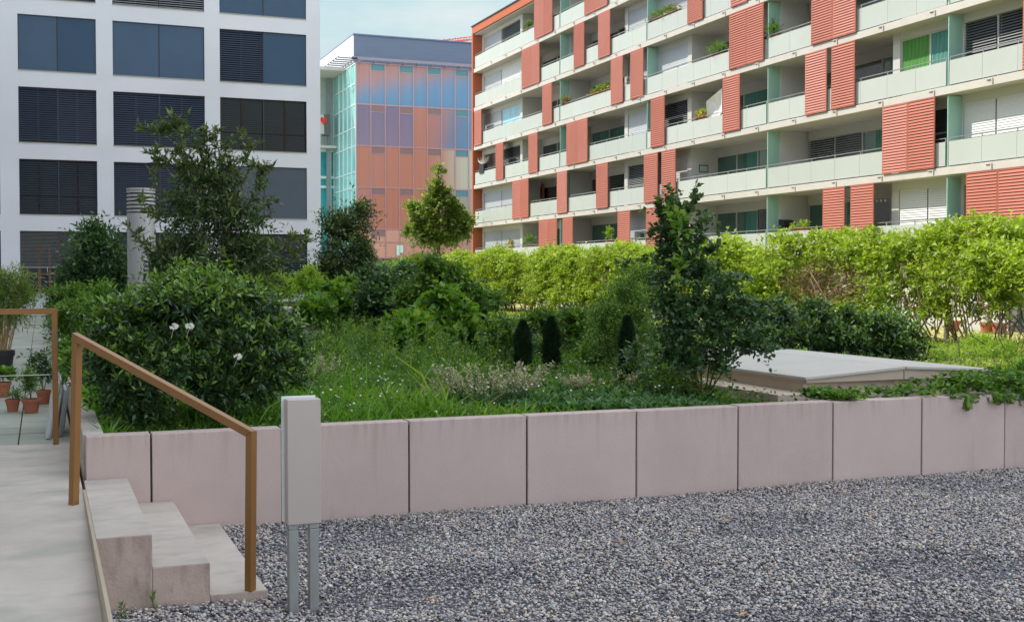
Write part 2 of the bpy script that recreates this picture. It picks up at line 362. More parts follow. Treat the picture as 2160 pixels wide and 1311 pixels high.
# ------------------------------------------------------------------ gravel
def gravel():
    n = 150000
    X = RG.uniform(.30, 10.2, n); Y = RG.uniform(4.1, WY-.005, n)
    near = (X < .6+ (WY-Y)*9)  # everything
    # keep out of the steps
    inst = (X < .56) & (Y > 6.84) | (X < .87) & (Y > 6.84) | (X < 1.19) & (Y > 6.84)
    band = RG.random(n) < np.clip(1.25-(Y-5)*.05, .9, 1)
    keep = band & ~inst; X=X[keep]; Y=Y[keep]; n=len(X)
    s = .0060+.0062*RG.random(n)**1.8+(RG.random(n) < .03)*.006
    und = .006*np.sin(X*2.1+np.sin(Y*3))+.006*np.sin(Y*4.3+X)+.022*np.clip((1.9-X)/1.5, 0, 1)+.012*np.clip((Y-8.6)/.25, 0, 1)
    Z = und+RG.random(n)*.019-.009
    t = (1+5**.5)/2
    ico = nrm(np.array([(-1,t,0),(1,t,0),(-1,-t,0),(1,-t,0),(0,-1,t),(0,1,t),(0,-1,-t),(0,1,-t),(t,0,-1),(t,0,1),(-t,0,-1),(-t,0,1)],float))
    fc = np.array([(0,11,5),(0,5,1),(0,1,7),(0,7,10),(0,10,11),(1,5,9),(5,11,4),(11,10,2),(10,7,6),(7,1,8),(3,9,4),(3,4,2),(3,2,6),(3,6,8),(3,8,9),(4,9,5),(2,4,11),(6,2,10),(8,6,7),(9,8,1)])
    ax = np.stack([s*(1+.5*RG.random(n)), s*(.75+.3*RG.random(n)), s*(.5+.3*RG.random(n))], 1)
    th = RG.random(n)*6.283; tl = RG.normal(size=n)*.35
    V = ico[None]*ax[:,None,:]
    c, q = np.cos(tl)[:,None], np.sin(tl)[:,None]
    x, yv, z = V[...,0], V[...,1], V[...,2]
    x, z = x*c-z*q, x*q+z*c
    c, q = np.cos(th)[:,None], np.sin(th)[:,None]
    x, yv = x*c-yv*q, x*q+yv*c
    V = np.stack([x+X[:,None], yv+Y[:,None], z+Z[:,None]], 2).reshape(-1,3)
    Q = (np.arange(n)[:,None,None]*12+fc[None]).reshape(-1,3)
    # damp, darker patches are a mix of more dark stones
    pt = np.sin(X*1.7+2*np.sin(Y*1.3))*np.sin(Y*2.3+X*.6)
    rn = RG.random(n); pt = np.where((X < 1.9) & (X > .9) & (Y > 6.3) & (Y < 8.2), pt+.45, pt); rn = np.where((pt > .55) & (RG.random(n) < .6), rn*.4, rn)
    rn = np.where((rn > .985) & (RG.random(n) < .5), .4, rn)
    kind(npmesh('gravel', V, Q, pebble_mat(), None, np.repeat(rn, 20), smooth=True, tri=True), 'stuff')['label'] = 'grey, blue and brown river pebbles covering the forecourt'
gravel()
# ------------------------------------------------------------------ garden wall
jx = [.272, .717, 1.650]+[WY*(.2973+.1113*n) for n in range(0, 13)]
t = thing('garden_wall', 'long low wall of pinkish precast concrete panels holding the raised planting bed', 'wall', (.27, WY, 0))
for i, (a, b) in enumerate(zip(jx[:-1], jx[1:])):
    dz = random.uniform(-.004, .004); dy = random.uniform(-.003, .003)
    M().box(a+.007, b-.007, WY+dy, WY+.16, -.15, ZW+dz).build('wall_panel', CONC, t, bevel=.006)
M().box(jx[0]+.02, jx[-1], WY+.02, WY+.14, -.15, ZW-.03).build('wall_core', mk('joint_dark',(.05,.045,.04),.9), t)  # dark core seen through the open panel joints
t = thing('planter_side_wall', 'pale concrete side wall of the planting bed running along the slab path', 'wall', (.27, 9.0, 0))
yy = WY+.165
while yy < 52:
    M().box(.262, .405, yy+.005, yy+2.0, -.15, ZW-.003+random.uniform(-.004,.004)).build('wall_panel', SLABC, t, bevel=.006); yy += 2.01
# ------------------------------------------------------------------ steps
t = thing('concrete_steps', 'three stained concrete steps between the landing and the gravel', 'steps', (.27, 6.85, 0))
for a, b, zt in ((.262,.556,.42), (.556,.868,.235), (.868,1.19,.05)):
    s_ = M().box(a+(.0 if a < .3 else .001), b, 6.85, WY-.006, -.15, zt).build('step', CONC2, t, bevel=.004)
    M().box(a+(.002 if a < .3 else .003), b-.003, 6.853, WY-.009, zt-.004, zt+.003).build('tread', STEPC, s_)
o = M().box(.244, .2615, 2.0, 8.45, .02, .424).build('edge_plate', mk('edge_strip',(.44,.36,.26),.5,.2)); tag(o, 'thin upright metal edging strip between the ramp and the steps', 'edging')
# ------------------------------------------------------------------ handrails
def handrail1():
    t = thing('handrail', 'bronze handrail sloping down beside the steps on two square posts', 'handrail', tuple(at(155,1063,Z=.40)))
    f1 = at(155.5,1064,Z=.40); t1 = at(163,712,Y=f1.y); f2 = at(528,1245,Z=.05); t2 = at(530,914,Y=f2.y)
    w = .047; d = (t2-t1).normalized(); hd = Vector((d.x,d.y,0)).normalized()
    sd = Vector((-hd.y, hd.x, 0))
    def prism(name, pts):   # pts: 4 corner centre-line polygon in rail plane -> thickness across
        m = M(); m.hexa([pts[0]-sd*w/2, pts[1]-sd*w/2, pts[1]+sd*w/2, pts[0]+sd*w/2, pts[3]-sd*w/2, pts[2]-sd*w/2, pts[2]+sd*w/2, pts[3]+sd*w/2])
        return m.build(name, BRONZE, t, bevel=.003)
    h = hd*w/2
    sl = d.z/math.hypot(d.x, d.y)      # slope along hd
    k = w*.5*math.sqrt(1+sl*sl)
    def on_line(p, off): return Vector((p.x, p.y, t1.z+sl*((p-t1).dot(hd))+off))
    # post, post, rail with mitred corners
    u1 = on_line(t1-h, k); l1 = on_line(t1+h, -k); u2 = on_line(t2+h, k); l2 = on_line(t2-h, -k)
    prism('post', [f1-h, f1+h, l1, u1]); prism('post', [f2-h, f2+h, u2, l2]); prism('rail', [l1, l2, u2, u1])
handrail1()
def handrail2():
    f = at(118,936,Z=.42); tz = at(122,650,Y=f.y).z
    t = thing('handrail', 'bronze handrail with level top bar and wire at the back of the landing', 'handrail', tuple(f))
    w = .047; x0 = -2.2
    M().hexa([(f.x-w/2,f.y-w/2,.41),(f.x+w/2,f.y-w/2,.41),(f.x+w/2,f.y+w/2,.41),(f.x-w/2,f.y+w/2,.41),(f.x-w/2,f.y-w/2,tz-w),(f.x+w/2,f.y-w/2,tz),(f.x+w/2,f.y+w/2,tz),(f.x-w/2,f.y+w/2,tz-w)]).build('post', BRONZE, t, bevel=.003)
    M().box(x0-w/2, x0+w/2, f.y-w/2, f.y+w/2, .41, tz-w-.001).build('post', BRONZE, t, bevel=.003)
    M().hexa([(x0-w/2,f.y-w/2,tz-w),(f.x-w/2-.0005,f.y-w/2,tz-w),(f.x-w/2-.0005,f.y+w/2,tz-w),(x0-w/2,f.y+w/2,tz-w),(x0-w/2,f.y-w/2,tz),(f.x+w/2-.001,f.y-w/2,tz),(f.x+w/2-.001,f.y+w/2,tz),(x0-w/2,f.y+w/2,tz)]).build('rail', BRONZE, t)
    zw = at(60,791,Y=f.y).z
    M().tube([(x0,f.y,zw),(f.x,f.y,zw)], .0035, 6).build('wire', RAIL, t)
handrail2()
# ------------------------------------------------------------------ steel sign box
t = thing('steel_cabinet', 'narrow brushed steel box standing on two square posts in the gravel', 'cabinet', (1.33, 6.5, 0))
x0, x1, y0 = 1.236, 1.420, 6.47
M().box(x0, x1, y0, y0+.085, .493, 1.178).build('box', STEEL, t, bevel=.004)
M().box(x0-.016, x1-.01, y0+.088, y0+.094, .50, 1.19).build('back_panel', mk('pale_edge_glass',(.75,.80,.78),.15), t)
M().box(x0+.001, x0+.012, y0+.094, y0+.10, .51, 1.18).build('bracket', DFRAME, t)
for a in (x0+.008, x1-.062):
    p = M().box(a, a+.052, y0+.012, y0+.075, -.1, .462).build('post', STEELP, t, bevel=.003)
    M().box(a+.002, a+.050, y0+.014, y0+.073, .465, .492).build('sleeve', STEELP, p)
# ------------------------------------------------------------------ ventilation column
c = at(299, 600, Y=18.9); rr = 28.5*pxm(299, 18.9); zt = at(299, 400, Y=18.9).z
t = thing('ventilation_column', 'round pale steel ventilation column with louvred head among the shrubs', 'vent', (c.x, c.y, ZS))
M().lathe((c.x,c.y,0), [(rr,.5),(rr,1.5),(rr*.99,1.503),(rr*.99,1.512),(rr,1.515),(rr,zt-.36),(rr*.8,zt-.36)], 40).build('shaft', VENTM, t, smooth=False)
m = M()
for i in range(6):
    z0 = zt-.34+i*.057; m.lathe((c.x,c.y,0), [(rr*.82,z0+.03),(rr*1.02,z0),(rr*1.02,z0+.028),(rr*.82,z0+.045)], 40)
m.lathe((c.x,c.y,0), [(rr*1.02,zt-.015),(rr*1.02,zt+.015),(0.001,zt+.02)], 40)
m.build('louvre_head', VENTM, t); M().lathe((c.x,c.y,0), [(rr*.78,zt-.38),(rr*.78,zt)], 24).build('inner_core', BLK, t)
# ------------------------------------------------------------------ concrete vent box (gabled lids)
t = thing('concrete_vent_shaft', 'wide flat concrete shaft top with two shallow lids behind the garden wall', 'vent shaft', (8.1, 11.5, ZS))
bx0, bxm, bx1, by0, by1 = 6.98, 8.16, 9.30, 9.86, 13.4
PALEC = mk('lid_concrete', (.50,.47,.42), .75, var=.06, scale=1.2, bump=.15, spec=.3)
WARMC = mk('shaft_concrete', (.56,.45,.36), .8, var=.08, scale=2, bump=.2, spec=.2)
M().box(bx0+.02, bx1-.02, by0+.05, by1-.05, .4, .80).build('shaft_body', WARMC, t, bevel=.004)
M().box(bx0-.35, bx1+.03, by0-.06, by1+.1, .4, .70).build('plinth', WARMC, t, bevel=.006)
def lid(xa, xb, za, zb):
    M().hexa([(xa,by0-.03,.802),(xb,by0-.03,.802),(xb,by1,.802),(xa,by1,.802),(xa,by0-.03,za),(xb,by0-.03,zb),(xb,by1,zb),(xa,by1,za)]).build('lid_wedge', WARMC, t)
    M().hexa([(xa-.03*(xa==bx0),by0-.06,za+.001),(xb+.03*(xb==bx1),by0-.06,zb+.001),(xb+.03*(xb==bx1),by1+.03,zb+.001),(xa-.03*(xa==bx0),by1+.03,za+.001),
              (xa-.03*(xa==bx0),by0-.06,za+.03),(xb+.03*(xb==bx1),by0-.06,zb+.03),(xb+.03*(xb==bx1),by1+.03,zb+.03),(xa-.03*(xa==bx0),by1+.03,za+.03)]).build('lid', PALEC, t, bevel=.004)
lid(bx0, bxm-.006, .83, .905); lid(bxm+.006, bx1, .905, .845)
p = at(630, 650, Y=21.5)
o = M().box(p.x-.28, p.x+.32, p.y-.3, p.y+.5, ZS, p.z+.02).build('concrete_cover', PALEC, bevel=.01); tag(o, 'small pale concrete cover slab in the grass beyond the round bush', 'cover')
# ------------------------------------------------------------------ WHITE OFFICE BUILDING
WYB = 60.0
def slat_blind(m, x0, x1, y, z0, z1, n, tilt):
    """horizontal slats across x0..x1; tilt 0 flat/open, 1 closed"""
    p = (z1-z0)/n
    for i in range(n):
        zc = z0+(i+.5)*p; hz = p*.56*tilt; hy = .04*(1-tilt)+.006
        m.quad((x0,y-hy,zc-hz),(x1,y-hy,zc-hz),(x1,y+hy,zc+hz),(x0,y+hy,zc+hz))
xw = [(-5.35,-1.72),(-.90,2.52),(3.27,7.52),(8.25,12.52)]
def white_building():
    t = thing('office_building', 'white rendered office block with grid of large dark blind covered windows', 'building', (4, WYB, 0))
    zt = [3.95+3.333*k for k in range(0, 7)]; zb = [1.06]+[z-2.56 for z in zt[1:]]
    top = 25.3; X0, X1 = -9.0, 13.22; T = .22
    m = M()
    # wall grid with real openings
    edges = [X0]+[e for w in xw for e in w]+[X1]
    for i in range(0, len(edges), 2): m.box(edges[i], edges[i+1], WYB, WYB+T, -.2, top)
    for a, b in xw:
        zz = [-.2]+[v for q in zip(zb, zt) for v in q]+[top]
        for i in range(0, len(zz), 2): m.box(a, b, WYB, WYB+T, zz[i], zz[i+1])
    m.box(X0, X1, WYB+T+.5, WYB+16, -.2, top-.1); m.box(X0, X1, WYB+T, WYB+T+.5, top-.6, top-.1)
    m.box(X1-.2, X1, WYB+T, WYB+T+.5, -.2, top-.6)
    m.build('wall', WHITE, t)
    M().box(X0-.05, X1+.05, WYB-.05, WYB+16.05, top, top+.12).build('parapet', VENTM, t)
    kindmap = {(1,3):('b','b'),(1,2):('n','n'),(1,1):('o','o'),(1,0):('w','x'),(2,4):('g','g'),(2,3):('b','b'),(2,2):('n','n'),(2,1):('n','n'),(2,0):('o','o'),
               (3,4):('b','b'),(3,3):('n','b'),(3,2):('q','q'),(3,1):('s','s'),(3,0):('o','o'),(1,4):('n','n')}
    for ci, (a, b) in enumerate(xw):
        for k in range(7):
            z0, z1 = zb[k], zt[k]; kk = kindmap.get((ci, k), random.choice((('b','b'),('n','n'))))
            fr = M(); w = .05; yf = WYB+.16
            fr.box(a, a+w, yf, yf+.05, z0, z1); fr.box(b-w, b, yf, yf+.05, z0, z1); fr.box(a+w, b-w, yf, yf+.05, z1-w, z1); fr.box(a+w, b-w, yf, yf+.05, z0, z0+w)
            xm = (a+b)/2
            fr.box(xm-.05, xm+.05, yf, yf+.05, z0+w, z1-w)
            for f in (.25,.75): xx = a+(b-a)*f; fr.box(xx-.045, xx+.045, yf+.002, yf+.048, z0+w, z1-w)
            if kk[0] in 'qwo': fr.box(a+w, b-w, yf+.004, yf+.046, z0+.85, z0+.93)
            win = fr.build('window', WOODB if kk[1] == 'x' else WOODF, t)
            M().quad((a,yf+.045,z0),(b,yf+.045,z0),(b,yf+.045,z1),(a,yf+.045,z1)).build('pane', OFFG, win)
            M().box(a-.01, b+.01, WYB-.03, WYB+.16, z0-.03, z0+.004).build('sill', SILL, win)
            # side guides + centre guide
            for ga, gb in ((a, a+.03), (b-.03, b), (xm-.025, xm+.025)): M().box(ga, gb, WYB+.07, WYB+.10, z0+.008, z1).build('blind_guide', DFRAME, win)
            for h, q in enumerate(kk):
                xa = a+.035 if h == 0 else xm+.03; xb = xm-.03 if h == 0 else b-.035
                if q == 'x': continue
                bm = M(); zlo = z0+.02
                if q == 'q': n, tl, mt = 26, .12, BLK
                elif q == 'b': n, tl, mt = 26, .97, BLUEB
                elif q == 's': n, tl, mt = 26, .97, GREYB
                elif q == 'n': n, tl, mt = 24, .62, BLUEB2; zlo = z0+(.1 if (ci, k) == (1,2) else .02)
                elif q == 'o': n, tl, mt = 24, .35, BLUEB2
                elif q == 'g': n, tl, mt = 24, .35, BLINDG
                elif q == 'w': n, tl, mt = 26, .15, BLINDL
                if q == 'w' and h == 0: zlo = z0+1.2
                slat_blind(bm, xa, xb, WYB+.085, zlo, z1-.03, n, tl)
                bm.box(xa, xb, WYB+.075, WYB+.095, zlo-.015, zlo+.01)
                bm.build('blind', mt, win)
    # door in the ground floor window
    dm = M(); dx = at(80,560,Y=WYB).x; dx1 = at(107,560,Y=WYB).x
    dm.box(dx, dx+.09, WYB+.11, WYB+.155, 1.06, 3.3).box(dx1-.09, dx1, WYB+.11, WYB+.155, 1.06, 3.3).box(dx+.09, dx1-.09, WYB+.11, WYB+.155, 3.2, 3.3).box(dx+.09, dx1-.09, WYB+.11, WYB+.155, 1.06, 1.16)
    d = dm.build('door', WOODB, t); M().box(dx1-.16, dx1-.13, WYB+.06, WYB+.11, 1.9, 2.3).build('handle', RAIL, d)
    return t
white_building()
# long wing of the same complex, left of the path (it throws the shade over garden and forecourt)
t = thing('side_building', 'white office wing standing along the left side of the slab path', 'building', (-4.2, 30, 0))
WX = -4.6; m = M(); TOP = 25.0
ysw = [(14+3.9*i, 14+3.9*i+3.1) for i in range(-8, 11)]
zts = [3.95+3.333*k for k in range(7)]
m.box(WX-14, WX-.25, -20, 59.9, -.2, TOP)
last = -20
for a, b in ysw:
    m.box(WX-.25, WX, last, a, -.2, TOP); last = b
    zz = [-.2]+[v for z in zts for v in (z-2.5, z)]+[TOP]
    for i in range(0, len(zz), 2): m.box(WX-.25, WX, a, b, zz[i], zz[i+1])
m.box(WX-.25, WX, last, 59.9, -.2, TOP); m.build('wall', WHITE, t)
for k in range(5):
    for a, b in ysw[5:]:
        z = zts[k]; w = M().box(WX-.24, WX-.20, a, a+.06, z-2.5, z).box(WX-.24, WX-.20, b-.06, b, z-2.5, z).box(WX-.24, WX-.20, (a+b)/2-.04, (a+b)/2+.04, z-2.5, z).build('window', WOODF, t)
        M().quad((WX-.235,a,z-2.5),(WX-.235,b,z-2.5),(WX-.235,b,z),(WX-.235,a,z)).build('pane', GLASS, w)
# ------------------------------------------------------------------ RED APARTMENT BUILDING
AX = 29.4; ZK = [2.57+2.795*k for k in range(0, 9)]
def yof(px, X=AX): return at(px, 580, X=X).y
shut = {6: [(1127,1147,1165),(1232,1254,1280)],
 5: [(1100.6,1120,1138),(1210,1232),(1261,1286),(1448,1480),(1539,1573),(1905,1960,2010)],
 4: [(1001,1016),(1144,1164),(1288,1313),(1329,1356),(1536,1572,1608),(1708,1753,1801)],
 3: [(1046,1062),(1115,1134),(1195,1217,1239),(1372,1401),(1523,1559),(1696,1741),(1751,1800),(2152,2200)],
 2: [(1081,1099,1115),(1175,1196),(1257.5,1282),(1358,1387),(1395,1424.5),(1859,1912,1969)],
 1: [(1137,1157,1175),(1187,1208.5),(1303,1329),(1363,1392),(1400,1428),(1735,1781),(1793.5,1842),(2036.5,2103,2175)]}
YE, YN = 82.3, 14.4
def apartments():
    t = thing('apartment_building', 'six storey white apartment block with balconies and sliding red louvred shutters', 'building', (AX, 45, 0))
    # body behind the balconies
    m = M(); m.box(AX+2.35, AX+14, YN, YE-.25, -.2, 19.75); m.build('wall', APW, t)
    # roof band, end fin
    M().box(AX-.10, AX+14.1, YN-.2, YE+.02, 19.37, 19.88).build('roof_fascia', REDF, t)
    M().box(AX-.12, AX+14, YE-.22, YE+.03, -.2, 19.365).build('end_fin', REDF, t)
    M().box(AX-.16, AX+14.2, YN-.3, YE+.1, 19.885, 19.96).build('roof_edge', DFRAME, t)
    for k in range(0, 7):
        z = ZK[k]
        if k < 6: M().box(AX-.06, AX+2.34, YN, YE-.23, z, z+.27).build('balcony_slab', SLABW, t, bevel=.01)
        else: M().box(AX+.0, AX+2.34, YN, YE-.23, z-.05, z-.002).build('balcony_ceiling', APW, t)
    # drip pipes along slab edges
    div = [22.2, 33.3, 44.4, 55.5, 66.7]
    deepz = [(14.7,22.0),(22.4,29.7),(36.9,44.2),(44.6,51.9),(59.2,66.5),(66.9,74.2)]
    fwdz = [(30.1,33.2),(33.4,36.5),(52.3,55.4),(55.6,58.8),(74.6,81.7)]
    for k in range(1):
        z0, z1 = ZK[0]+.27, ZK[6]-.06
        for a, b in ((29.7,30.1),(36.5,36.9),(51.9,52.3),(58.8,59.2),(74.2,74.6)):
            M().box(AX+.58, AX+2.339, a, b, z0, z1).build('pillar', APW, t)
        M().box(AX+.58, AX+2.339, 81.7, YE-.24, z0, z1).build('pillar', APW, t)
        for d in div:   # inner part of the dividing walls
            M().box(AX+.62, AX+2.339, d-.1, d+.1, z0, z1).build('party_wall', APW, t)
    for k in range(0, 6):
        for d in div:
            M().box(AX+.02, AX+.615, d-.02, d+.02, ZK[k]+.29, ZK[k+1]-.04).build('glass_divider', MINT, t)
    rnd = random.Random(5)
    # windows.  override[(storey,zone_y0)] = list of unit kinds from far (left in view) to near
    ov = {(6,74.6):'gd',(5,74.6):'gl',(4,74.6):'gc',(3,74.6):'kd',(2,74.6):'gg',(1,74.6):'gg',
          (6,66.9):'kkk',(5,66.9):'kkk',(4,66.9):'kkk',(3,66.9):'kek',(2,66.9):'kkk',(1,66.9):'kkk',
          (3,44.6):'ktk',(2,44.6):'ehek',(1,44.6):'ehDe',(3,36.9):'eke',(2,36.9):'oohe',(1,36.9):'ehkk',(4,36.9):'eek',
          (3,33.4):'TT',(2,33.4):'kk',(1,33.4):'ww',(3,30.1):'dd',(2,30.1):'ll',(1,30.1):'kk',
          (5,52.3):'g',(4,52.3):'g',(3,52.3):'d',(2,52.3):'l',(1,52.3):'l',(6,55.6):'g',(5,55.6):'g',(4,55.6):'g',(3,55.6):'g',(2,55.6):'d',(1,55.6):'g',
          (3,59.2):'hhh',(2,59.2):'kdd',(1,59.2):'eeh'}
    def opening(k, x, a, b, units, head, base):
        """one window between y=a..b at plane x"""
        z0, z1 = ZK[k-1]+.27, ZK[k]
        zt_, zb_ = z1-head, z0+base
        m = M().box(x-.02, x+.25, a, b, zt_, z1)               # shutter box / lintel
        n = len(units); w = (b-a)/n; fw = .05
        lint = m
        fr = M()
        for i in range(n+1):
            yy = a+w*i; c0 = max(a, yy-fw*.7); c1 = min(b, yy+fw*.7); fr.box(x+.03, x+.09, c0, c1, zb_, zt_)
        fr.box(x+.035, x+.085, a+fw, b-fw, zt_-fw, zt_); fr.box(x+.035, x+.085, a+fw, b-fw, zb_, zb_+fw)
        win = fr.build('window', APW, t)
        lint.build('lintel', APW, win)
        if base > .05: M().box(x, x+.25, a, b, z0, zb_).build('parapet', APW, win)
        for i, u in enumerate(units):
            ya, yb = b-w*(i+1)+.04, b-w*i-.04
            gm = GLASSG if u in 'ecthT' else GLASS
            M().quad((x+.075,ya,zb_),(x+.075,yb,zb_),(x+.075,yb,zt_),(x+.075,ya,zt_)).build('pane', gm, win)
            if u in 'gldwoD':
                mt = {'g':BLINDG,'l':BLINDL,'d':BLINDD,'w':BLINDL,'o':BLINDG,'D':BLINDD}[u]
                bm = M(); nn = 22; hh = (zt_-zb_); lo = zb_+.02
                tl = {'g':.95,'l':.95,'d':.55,'w':.9,'o':.45,'D':.5}[u]
                p = (zt_-lo)/nn
                for q in range(nn):
                    zc = lo+(q+.5)*p; hz = p*.54*tl; hx = .03*(1-tl)+.008
                    bm.quad((x+.0-hx,ya,zc-hz),(x+.0-hx,yb,zc-hz),(x+.0+hx,yb,zc+hz),(x+.0+hx,ya,zc+hz))
                bm.build('blind', mt, win)
            elif u in 'cthT':
                mt = {'c':CURTB,'t':CURT,'h':CURT,'T':CURTG if i == 0 else CURT}[u]
                bm = M(); ny = 14; f = .55 if u == 'h' else 1
                for q in range(ny):
                    y0_ = ya+(yb-ya)*f*q/ny; y1_ = ya+(yb-ya)*f*(q+1)/ny; e = .025*(-1)**q
                    bm.quad((x+.05+e*.6,y0_,zb_+.03),(x+.05-e*.6,y1_,zb_+.03),(x+.05-e*.6,y1_,zt_-.03),(x+.05+e*.6,y0_,zt_-.03))
                bm.build('curtain', mt, win)
    for k in range(1, 7):
        for a, b in deepz:
            if k > 4 and a < 30: continue
            u = ov.get((k, a)) or ''.join(rnd.choice('kkehgd') for _ in range(4))
            opening(k, AX+2.0, a, b, u, .38, .02)
        for a, b in fwdz:
            if k > 5 and a < 30: continue
            u = ov.get((k, a)) or rnd.choice(('gg','ke','ll','dk'))
            opening(k, AX+.62, a, b, u, .30, .30 if b-a < 4 and k != 3 else .12)
    # shutters
    for k, L_ in shut.items():
        for s in L_:
            for p0, p1 in zip(s[:-1], s[1:]):
                y1, y0 = yof(p0, AX-.1), yof(p1, AX-.1); z0, z1 = ZK[k-1]+.285, ZK[k]-.012
                m = M(); fw = .05; xa, xb = AX-.125, AX-.085
                m.box(xa, xb, y0+.006, y0+fw, z0, z1); m.box(xa, xb, y1-fw, y1-.006, z0, z1); m.box(xa, xb, y0+fw, y1-fw, z1-fw, z1); m.box(xa, xb, y0+fw, y1-fw, z0, z0+fw)
                n = 23; p = (z1-z0-2*fw)/n
                for q in range(n):
                    zc = z0+fw+p*(q+.5)
                    m.hexa([(xa-.012,y0+fw,zc-p*.50),(xa-.004,y0+fw,zc-p*.50),(xa-.004,y1-fw,zc-p*.50),(xa-.012,y1-fw,zc-p*.50),(xa+.018,y0+fw,zc+p*.36),(xa+.028,y0+fw,zc+p*.36),(xa+.028,y1-fw,zc+p*.36),(xa+.018,y1-fw,zc+p*.36)])
                m.box(xa+.03, xb, y0+fw, y1-fw, z0+fw, z1-fw)
                m.build('shutter', RED, t)
    # railings: one per bay between dividers, glass panels, posts and handrail
    bounds = [YN+.05]+div+[YE-.26]
    for k in range(1, 7):
        zf = ZK[k-1]+.27
        for a, b in zip(bounds[:-1], bounds[1:]):
            g = M(); n = max(1, round((b-a)/1.6)); w = (b-a-.16)/n
            for i in range(n): g.box(AX+.0, AX+.012, a+.08+w*i+.006, a+.08+w*(i+1)-.006, zf+.05, zf+.89)
            r = g.build('balustrade', GRD, t)
            rl = M().box(AX+.02, AX+.065, a+.08, b-.08, zf+1.0, zf+1.03)
            for i in range(n+1):
                yy = a+.08+w*i; yy = min(max(yy, a+.1), b-.1); rl.box(AX+.02, AX+.045, yy-.018, yy+.018, zf+.01, zf+.999)
            rl.build('rail', RAIL, r)
    # slab drip spouts
    m = M()
    for k in range(0, 6):
        yy = 20.0
        while yy < 81:
            m.box(AX-.10, AX-.062, yy, yy+.28, ZK[k]+.20, ZK[k]+.235); m.box(AX-.10, AX-.062, yy, yy+.04, ZK[k]+.06, ZK[k]+.20); yy += 2.775
    m.build('drip_spouts', SLABW, t)
    # low ground floor seen through the hedge
    for a, b in ((YN,20),(23,27.5),(31,40),(44,50),(54,60),(65,72),(76,82)): M().box(AX+.6, AX+2.34, a, b, -.2, ZK[0]-.002).build('ground_floor_wall', APW, t)
    for a, b in ((20,23),(27.5,31),(40,44),(50,54),(60,65),(72,76)):
        w = M().box(AX+.9, AX+.96, a, a+.08, .2, 2.5).box(AX+.9, AX+.96, b-.08, b, .2, 2.5).box(AX+.9, AX+.96, (a+b)/2-.05, (a+b)/2+.05, .2, 2.5).box(AX+.9,AX+.96,a+.08,b-.08,2.4,2.5).build('window', APW, t)
        M().quad((AX+.95,a,.2),(AX+.95,b,.2),(AX+.95,b,2.5),(AX+.95,a,2.5)).build('pane', GLASSG, w)
    return t
apartments()
# ------------------------------------------------------------------ GLASS BUILDING
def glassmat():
    m, nt, N, L, P = newmat('tinted_reflection_panel')
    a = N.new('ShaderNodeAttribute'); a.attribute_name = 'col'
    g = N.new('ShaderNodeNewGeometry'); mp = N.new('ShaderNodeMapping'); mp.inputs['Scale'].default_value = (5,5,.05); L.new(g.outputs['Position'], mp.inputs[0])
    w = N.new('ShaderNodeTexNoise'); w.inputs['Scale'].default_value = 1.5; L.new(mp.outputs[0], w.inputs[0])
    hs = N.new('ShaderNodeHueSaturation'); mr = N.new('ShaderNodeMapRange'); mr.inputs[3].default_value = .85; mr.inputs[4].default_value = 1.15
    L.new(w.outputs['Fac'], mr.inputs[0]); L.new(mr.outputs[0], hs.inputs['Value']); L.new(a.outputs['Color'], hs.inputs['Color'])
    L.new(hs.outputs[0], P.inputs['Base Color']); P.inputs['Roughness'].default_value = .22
    return m
